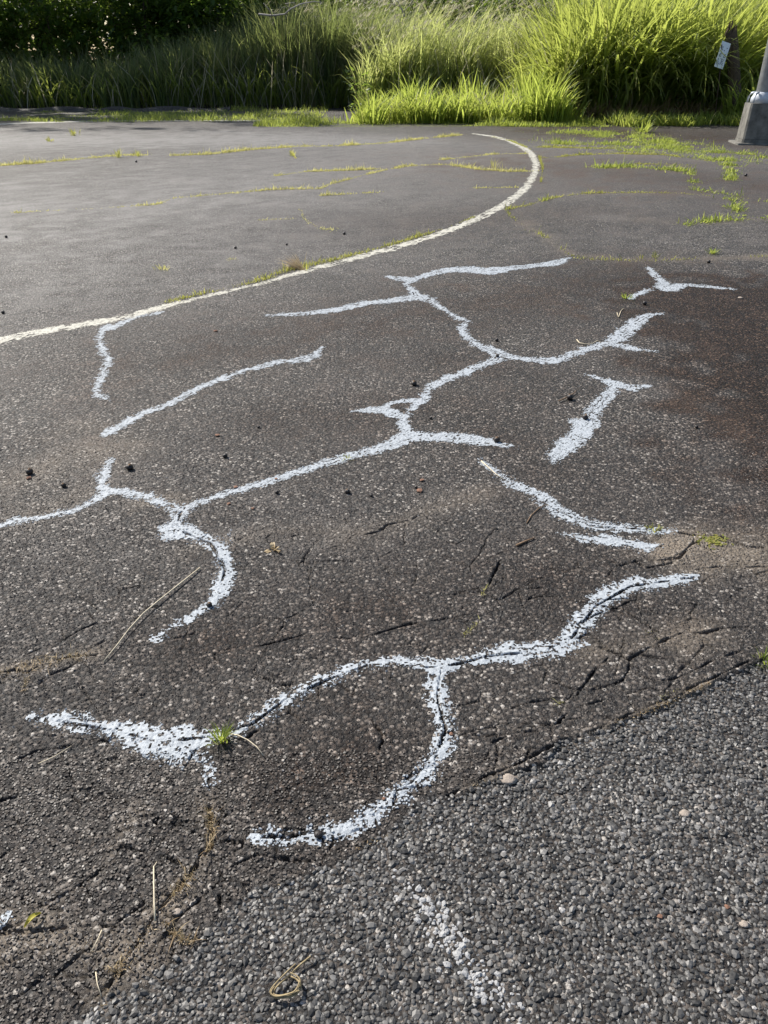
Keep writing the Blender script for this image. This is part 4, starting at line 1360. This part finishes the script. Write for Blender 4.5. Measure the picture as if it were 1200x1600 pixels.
# ------------------------------------------------------------------ tall grass
def grass_mass(name, label, base_fn, n, L, W, mat, seed, lean=(.02, .35), curl=(.2, 1.2), az=None, tone=None, segs=5, tuss=None, cat='grass', kind='stuff', hmul=None, bend=2.2, trad=(.07, .22)):
    """base_fn(r, n) -> x, y; tussocks gather the blades"""
    r = np.random.default_rng(seed)
    if tuss:
        tx, ty = base_fn(r, tuss)
        k = r.integers(0, tuss, n)
        rad = r.uniform(*trad, tuss)[k]
        dx, dy = r.normal(0, 1, n) * rad, r.normal(0, 1, n) * rad
        x, y = tx[k] + dx, ty[k] + dy
        out = np.arctan2(dy, dx)
        tmul = r.uniform(.6, 1.2, tuss)[k]
        tt = r.uniform(-.38, .34, tuss)[k]
    else:
        x, y = base_fn(r, n)
        out = r.uniform(0, 6.28, n)
        tmul, tt = np.ones(n), 0
    a = np.where(r.uniform(0, 1, n) < .45, r.uniform(0, 6.28, n), out + r.normal(0, .5, n))
    if az is not None:
        a = np.where(r.uniform(0, 1, n) < az[1], r.normal(az[0], .6, n), a)
    ln = r.uniform(*L, n) * tmul
    if hmul is not None:
        ln = ln * hmul(x, y)
    z = np.where(y > 33, np.clip((y - 33) * .05, 0, 1.2), 0)
    T0 = np.clip(r.beta(2, 2.5, n) + tt, 0, .93) if tone is None else np.clip(r.uniform(*tone, n), 0, 1)
    T0 = np.where(r.uniform(0, 1, n) < .05, 1.0, T0)
    V, Fc, T, A = blades(np.column_stack([x, y, z]), ln, r.uniform(*W, n), a, r.uniform(*lean, n), r.uniform(*curl, n), segs, T0, .9, r, bend)
    o = obj(name, mesh_np(name, V, Fc, M[mat], tone=T, extra=dict(along=A)))
    return tag(o, label, cat, kind=kind)


def plumes(o, x, y, z, r, L=(.35, .7)):
    """drooping seed heads, part of the grass object o"""
    n = len(x)
    m = 8
    P = np.repeat(np.column_stack([x, y, z]), m, 0)
    az0 = r.normal(.25, .7, n)
    P[:, 0] += np.repeat(np.cos(az0), m) * np.tile(np.linspace(0, .28, m), n)
    P[:, 2] += np.tile(np.linspace(0, .30, m), n) - np.tile(np.linspace(0, 1, m) ** 2 * .22, n)
    V, Fc, T, A = blades(P, r.uniform(.10, .26, n * m), r.uniform(.016, .034, n * m), np.repeat(az0, m) + r.normal(0, .5, n * m), r.uniform(.5, 1.3, n * m), r.uniform(.3, 1.0, n * m), 3, r.uniform(0, 1, n * m), .7, r)
    p = obj('seed_plumes', mesh_np('seed_plumes', V, Fc, M['plume'], tone=T, extra=dict(along=A)), o)
    return tag(p, kind='stuff')


def box_fn(x0, x1, y0, y1, wob=0):
    def f(r, n):
        x = r.uniform(x0, x1, n)
        return x, y0 + r.uniform(0, 1, n) ** 1.3 * (y1 - y0) + wob * np.sin(x * .9) + .5 * wob * np.sin(x * 2.7)
    return f


# shaded band on the left, in three stretches of different look
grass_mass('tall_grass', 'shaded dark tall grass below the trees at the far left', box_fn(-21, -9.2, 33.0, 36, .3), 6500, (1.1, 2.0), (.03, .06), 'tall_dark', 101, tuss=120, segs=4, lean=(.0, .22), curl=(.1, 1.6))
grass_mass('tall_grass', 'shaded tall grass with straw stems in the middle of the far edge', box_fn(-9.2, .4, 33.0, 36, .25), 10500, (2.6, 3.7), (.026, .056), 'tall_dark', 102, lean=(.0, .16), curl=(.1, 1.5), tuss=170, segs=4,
           hmul=lambda x, y: np.clip(.62 + (x + 7.5) / 9, .62, 1.0))
r = np.random.default_rng(103)
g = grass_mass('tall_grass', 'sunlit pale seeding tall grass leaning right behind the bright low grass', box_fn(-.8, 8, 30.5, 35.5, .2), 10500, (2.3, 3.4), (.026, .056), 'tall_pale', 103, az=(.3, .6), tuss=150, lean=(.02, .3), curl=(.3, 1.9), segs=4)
px_ = r.uniform(-1.2, 8, 800)
py_ = r.uniform(30.3, 34.5, 800)
plumes(g, px_, py_, r.uniform(1.7, 3.4, 800), r)
r = np.random.default_rng(104)
px_ = r.uniform(-4.5, -.5, 130)
plumes(bpy.data.objects['tall_grass.001'], px_, r.uniform(33, 35.5, 130), r.uniform(2.4, 3.3, 130), r)
# low bright grass in front
grass_mass('bright_grass', 'bright yellow-green low grass in front of the seeding grass', box_fn(-.6, 5.4, 24.8, 27.8, .18), 5200, (.6, 1.45), (.028, .056), 'bright', 105, tuss=95, trad=(.15, .45), lean=(.03, .5), curl=(.2, 1.7),
           hmul=lambda x, y: np.clip((x + 1.1) / .9, .3, 1) * np.clip(.85 + .5 * vnoise(x, y, .9, 12), .4, 1.4))
# big arching clump
grass_mass('big_grass_clump', 'big sunlit clump of arching tall grass left of the notice', box_fn(4.9, 10.3, 26.8, 30.4, .15), 6500, (2.2, 4.4), (.045, .09), 'clump', 106, tuss=60, trad=(.2, .6), lean=(.03, .45), curl=(.3, 1.7), segs=6,
           hmul=lambda x, y: np.clip(.45 + (x - 4.6) / 2.4, .45, 1.06))
grass_mass('tall_grass', 'tall sunlit grass rising behind the lamp post and stump', box_fn(11.2, 17.5, 28, 31, .15), 7000, (2.4, 4.0), (.04, .08), 'clump', 107, tuss=75, trad=(.2, .6), lean=(.03, .35), curl=(.2, 1.3))
grass_mass('tall_grass', 'far high grass behind the big clump, mostly hidden', box_fn(7.4, 18, 31, 35, .2), 4000, (3.0, 4.2), (.03, .06), 'tall_pale', 108, tuss=70)

def arching(parent, label, x0, x1, y0, y1, n, seed, L=(1.3, 2.9), W=(.04, .085), hm=None):
    """broad arching leaves that stand out on the front of a clump"""
    r = np.random.default_rng(seed)
    x, y = r.uniform(x0, x1, n), y0 + r.uniform(0, 1, n) ** 1.6 * (y1 - y0)
    az = r.normal(-1.57, 1.5, n)
    ln = r.uniform(*L, n) * (hm(x) if hm else 1)
    V, Fc, T, A = blades(np.column_stack([x, y, np.zeros(n)]), ln, r.uniform(*W, n), az, r.uniform(.05, .45, n), r.uniform(.6, 2.4, n), 7, np.clip(r.beta(2.2, 1.8, n), 0, .95), .9, r)
    p = obj('arching_leaves', mesh_np('arching_leaves', V, Fc, M['clump'], tone=T, extra=dict(along=A)), parent)
    return tag(p, label, kind='stuff')


arching(bpy.data.objects['big_grass_clump'], None, 5.0, 10.2, 26.5, 29, 3000, 121, L=(1.6, 4.0), W=(.07, .14), hm=lambda x: np.clip(.42 + (x - 4.8) / 2.6, .42, 1.1))
arching(bpy.data.objects['tall_grass.003'], None, 11.6, 17, 27.6, 29.5, 1500, 122, L=(1.4, 3.4), W=(.06, .12))
arching(bpy.data.objects['tall_grass.003'], None, 9.9, 12.8, 24.55, 25.6, 420, 126, L=(.7, 1.75), W=(.04, .08))
arching(bpy.data.objects['bright_grass'], None, -.5, 5.2, 24.7, 26.5, 1400, 123, L=(.5, 1.15), W=(.02, .045))
arching(bpy.data.objects['tall_grass'], None, -20, -9, 32.6, 34.5, 700, 124, L=(.9, 1.9), W=(.03, .06))
arching(bpy.data.objects['tall_grass.001'], None, -9, 0, 32.7, 34.5, 900, 125, L=(1.2, 2.3), W=(.025, .05))
# dead stems leaning through the sunlit grass
for nm, x0, x1, y0, y1, n_, L_, sd in (('big_grass_clump', 5.2, 10.4, 26.3, 28, 170, (1.2, 3.0), 131), ('bright_grass', -.4, 5.3, 24.7, 26.3, 120, (.5, 1.2), 132),
                                       ('tall_grass.001', -9, 0, 32.6, 34, 420, (1.3, 2.5), 133), ('tall_grass', -20, -9, 32.4, 34, 220, (.9, 1.8), 134), ('tall_grass.002', 0, 8, 30, 33, 260, (2.0, 3.2), 135)):
    r = np.random.default_rng(sd)
    V, Fc, T, A = blades(np.column_stack([r.uniform(x0, x1, n_), r.uniform(y0, y1, n_), np.zeros(n_)]), r.uniform(*L_, n_), r.uniform(.022, .045, n_), r.uniform(0, 6.28, n_), r.uniform(0, .55, n_), r.uniform(0, 1.3, n_), 4, r.uniform(.2, 1, n_), 1.2, r)
    tag(obj('dead_stems', mesh_np('dead_stems', V, Fc, M['plume'], tone=T, extra=dict(along=A)), bpy.data.objects[nm]), 'pale dead stems', kind='stuff')
# verge
grass_mass('verge_grass', 'short mown-looking grass strip in shade along the far edge', box_fn(-12, -2.0, 25.4, 32, .2), 10000, (.06, .20), (.012, .024), 'fresh', 109, lean=(.1, .9), segs=3,
           hmul=lambda x, y: np.clip(.55 + 1.1 * vnoise(x, y, 1.3, 7) + .5 * vnoise(x, y, .4, 8) + (x + 5) * .06, .03, 1.5))
grass_mass('verge_grass', 'short sunlit grass strip edging the pavement under the bright grass', box_fn(-3.6, 6.2, 23.5, 25.4, .12), 8500, (.06, .22), (.012, .026), 'fresh', 110, lean=(.1, .9), segs=3,
           hmul=lambda x, y: np.clip(.6 + 1.1 * vnoise(x, y, 1.1, 9) + .6 * vnoise(x, y, .35, 10) + (y - 24.2) * .7, .03, 1.7))
grass_mass('verge_grass', 'scattered bright verge grass at the foot of the big clump', box_fn(6.2, 10.6, 23.6, 25.6, .15), 3400, (.12, .45), (.016, .034), 'fresh', 111, lean=(.1, .8), segs=4, tuss=34)


# broad-leaved weed and flattened dead grass in front of the big clump
r = np.random.default_rng(141)
for lab, (x0, y0), hh, n_ in (('dark broad-leaved weed growing in the face of the big clump', (6.75, 26.35), 1.9, 330), ('second broad-leaved weed low in the clump near the notice', (9.0, 26.3), 1.2, 200),
                              ('broad-leaved weed at the shaded edge of the bright low grass', (-.75, 26.6), 1.3, 220)):
    root = bpy.data.objects.new('leafy_weed', None)
    COL.objects.link(root)
    root.location = (x0, y0, 0)
    tag(root, lab, 'weed')
    s = Soup()
    tips = []
    for k in range(6):
        a = k * 1.1 + r.normal(0, .3)
        tip = np.array([.35 * math.cos(a), .3 * math.sin(a), hh * r.uniform(.6, 1)])
        s.tube([(0, 0, 0), tip * [.4, .4, .5], tip], [.014, .010, .005], 5)
        tips.append(tip)
    obj('stem', s.mesh('stem', M['twig']), root)
    t_ = r.uniform(.25, 1.05, n_)
    P = np.array(tips)[r.integers(0, 6, n_)] * t_[:, None] + r.normal(0, .09, (n_, 3))
    L = r.uniform(.10, .22, n_)
    V, Fc, T, A = blades(P, L, L * .5, r.uniform(0, 6.28, n_), r.uniform(.8, 2.0, n_), r.uniform(0, .6, n_), 3, r.uniform(.2, 1, n_), .4, r)
    obj('leaves', mesh_np('leaves', V, Fc, M['leaf'], tone=T, extra=dict(along=A)), root)
r = np.random.default_rng(142)
n_ = 2600
x, y = r.uniform(5.0, 10.4, n_), r.uniform(25.4, 26.9, n_)
V, Fc, T, A = blades(np.column_stack([x, y, r.uniform(0, .25, n_)]), r.uniform(.2, .8, n_), r.uniform(.012, .03, n_), r.uniform(0, 6.28, n_), r.uniform(.7, 1.7, n_), r.uniform(-.3, .6, n_), 3, r.uniform(0, .7, n_), .8, r)
tag(obj('dead_grass', mesh_np('dead_grass', V, Fc, M['debris'], tone=T, extra=dict(along=A))), 'brown flattened dead grass under the face of the big clump', 'grass', kind='stuff')

# ------------------------------------------------------------------ trees
def tree(name, label, x, y, h, rad, z0, n, seed, leaf_s=(.10, .20), mat='leaf', trunk_r=.16, group='trees behind the tall grass'):
    r = np.random.default_rng(seed)
    root = bpy.data.objects.new(name, None)
    COL.objects.link(root)
    root.location = (x, y, .3)
    tag(root, label, 'tree', group)
    s = Soup()
    top = np.array([r.normal(0, .4), r.normal(0, .4), h * .82])
    tp = [np.array([0, 0, -.5]), np.array([.1 * r.normal(), .1 * r.normal(), h * .25]), top * .6 + [r.normal(0, .2), 0, 0], top]
    s.tube(tp, [trunk_r * 1.3, trunk_r, trunk_r * .6, trunk_r * .2], 9)
    cl = []
    nl = 13
    for k in range(nl):
        t = .18 + .75 * k / nl
        b = np.array([np.interp(t, [0, .3, .7, 1], [p[j] for p in tp]) for j in range(3)])
        a = k * 2.4 + r.normal(0, .4)
        ln = rad * r.uniform(.6, 1.0) * (1 - .4 * abs(t - .5))
        e = b + np.array([math.cos(a) * ln, math.sin(a) * ln, ln * r.uniform(.1, .6)])
        mid = (b + e) / 2 + r.normal(0, .15, 3)
        s.tube([b, mid, e], [trunk_r * .35, trunk_r * .22, trunk_r * .06], 6)
        cl += [e, mid * .4 + e * .6, mid]
    obj('trunk', s.mesh('trunk', M['bark'], True), root)
    # leaf clumps through the crown's volume
    m = 70
    u = r.normal(size=(m, 3))
    u /= np.linalg.norm(u, axis=1)[:, None]
    rr_ = r.uniform(.45, 1.0, m)[:, None]
    C = np.array([0, 0, (h + z0) / 2]) + u * rr_ * np.array([rad, rad, (h - z0) / 2])
    C = np.concatenate([C, np.array(cl)])
    wgt = r.uniform(.3, 1, len(C))
    k = r.choice(len(C), n, p=wgt / wgt.sum())
    cr = r.uniform(.28, .75, len(C))[k]
    P = C[k] + r.normal(0, .55, (n, 3)) * cr[:, None] * [1, 1, .75]
    tone = np.clip(r.beta(2, 2.5, n) + r.uniform(-.25, .25, len(C))[k], 0, 1)
    L = r.uniform(*leaf_s, n)
    az = r.uniform(0, 6.28, n)
    th = r.normal(1.75, .45, n)
    V, Fc, T, A = blades(P, L, L * r.uniform(.4, .6, n), az, th, r.uniform(-.2, .6, n), 2, tone, .6, r)
    obj('crown', mesh_np('crown', V, Fc, M[mat], tone=T, extra=dict(along=A)), root)
    return root


TREES = [(-28.0, 35.5, 22, 4.6, .6, 'dark leafy tree at the far left corner of the lot'),
         (-23.5, 36.2, 22.5, 4.6, .5, 'second dark tree from the left, low branches over the grass'),
         (-19.2, 35.8, 21.5, 4.4, .8, 'dark tree with light glinting through it, left of centre'),
         (-9.8, 37.0, 10.5, 3.0, 1.2, 'sparse tree with glowing lower leaves behind the straw-stemmed grass'),
         (-14.8, 36.0, 16, 3.4, .6, 'dark tree with low leafy boughs left of the glowing sparse tree'),
         (-25.5, 40.0, 17.0, 4.0, .5, 'tall dark tree behind the left corner tree'),
         (-18.5, 41.5, 17.5, 4.0, .5, 'tall back tree between the two left trees'),
         (-12.5, 42.0, 15.0, 3.8, .8, 'tall back tree filling the gap left of centre'),
         (-4.0, 41.5, 8.5, 3.2, .8, 'rounded tree behind the middle of the tall grass'),
         (1.5, 43.5, 7.5, 3.2, .6, 'low dark tree behind the start of the seeding grass'),
         (7.0, 44.0, 7.5, 3.4, .6, 'low dark tree behind the seeding grass, toward the big clump'),
         (13.5, 44.5, 7.5, 3.4, .6, 'low tree behind the lamp post side grass')]
for k, (x, y, h, rad, z0, lab) in enumerate(TREES):
    tree('leafy_tree', lab, x, y + 2.4, h, rad, z0, 14000 if k < 5 else 4500, 200 + k, leaf_s=(.14, .28) if k < 5 else (.18, .34))


SHRUBS = [(-9.6, 34.2, 4.6, 2.0, 'low dark shrub pressed against the shaded grass, under the sparse tree'), (-6.6, 34.6, 4.4, 1.9, 'dark shrub left of the crooked pale branch'), (-3.6, 36.0, 5.0, 2.0, 'dark shrub just beneath the crooked pale branch'), (-19.5, 34.6, 4.4, 2.3, 'dark bushy shrub at the far left behind the shaded grass'), (-16.6, 34.8, 4.0, 2.0, 'second dark shrub from the far left'),
          (-13.8, 34.7, 4.6, 2.1, 'dark shrub under the tree with glinting leaves'), (-11.0, 34.9, 4.2, 2.0, 'bushy shrub right of the glinting tree trunk'),
          (-8.2, 35.2, 4.4, 2.0, 'shrub at the start of the straw-stemmed grass'), (-5.2, 36.4, 4.8, 2.2, 'dark shrub behind the straw-stemmed grass'),
          (-1.8, 37.6, 5.0, 2.3, 'dark shrub behind the crooked pale branch'), (2.0, 38.4, 5.2, 2.3, 'dark shrub behind the tangle of whitish twigs'),
          (5.8, 38.6, 5.2, 2.4, 'dark shrub behind the seeding grass on its right half'), (9.8, 38.5, 5.4, 2.4, 'shrub behind the left flank of the big clump'),
          (14.0, 38.0, 5.2, 2.4, 'shrub hidden behind the high grass near the lamp post'), (-23, 36, 5, 2.6, 'shrub beyond the left corner')]
for k, (x, y, h, rad, lab) in enumerate(SHRUBS):
    if abs(x) < 20:
        tree('leafy_shrub', lab, x, y + 2.2, h * 1.06, rad, .1, 5000, 240 + k, leaf_s=(.14, .30), trunk_r=.07, group='shrubs behind the tall grass')

# far wood
r = np.random.default_rng(300)
n = 22000
xx, yy = r.uniform(-60, 60, n), r.uniform(50, 58, n)
hh = r.uniform(0, 1, n) * (9 + 2.5 * vnoise(xx, yy, 6, 4)) + .8
L = r.uniform(.7, 1.4, n)
V, Fc, T, A = blades(np.column_stack([xx, yy, hh]), L, L * .6, r.uniform(0, 6.28, n), r.normal(1.7, .5, n), r.uniform(-.2, .6, n), 2, r.uniform(0, .8, n), .6, r)
tag(obj('far_woods', mesh_np('far_woods', V, Fc, M['leaf'], tone=T, extra=dict(along=A))), 'dark mass of woods closing the view behind the trees', kind='stuff', cat='woods')


# bare pale branches over the grass
def dead_branch(label, paths, y, w):
    root = bpy.data.objects.new('dead_branch', None)
    COL.objects.link(root)
    z0, x0 = up_to(*paths[0][0], y)
    root.location = (x0, y, z0)
    tag(root, label, 'dead branch')
    for k, pth in enumerate(paths):
        P = []
        for q, (px, py) in enumerate(pth):
            z, x = up_to(px, py, y)
            P.append((x - x0, .12 * math.sin(q * 1.7 + k), z - z0))
        s = Soup()
        s.tube(P, np.linspace(w, w * .45, len(P)) * (1 if k == 0 else .6), 7)
        obj('limb' if k == 0 else 'twig', s.mesh('limb', M['dead'], True), root)


dead_branch('bare crooked pale branch over the shaded grass, left of centre', [[(404, 22), (425, 24), (445, 22), (455, 14), (470, 6), (490, 2), (502, 4)], [(448, 21), (452, 12), (446, 6), (460, 4)], [(425, 24), (420, 14), (412, 5)]], 30.6, .030)
dead_branch('tangle of bare whitish twigs above the seeding grass', [[(632, 26), (628, 14), (622, 4), (612, -6)], [(630, 18), (640, 8), (648, -4)], [(625, 10), (612, 6), (600, 8)], [(622, 4), (630, -6)]], 32.0, .034)
print('tris', sum(len(o.data.loops) - 2 * len(o.data.polygons) for o in SC.objects if o.type == 'MESH'))
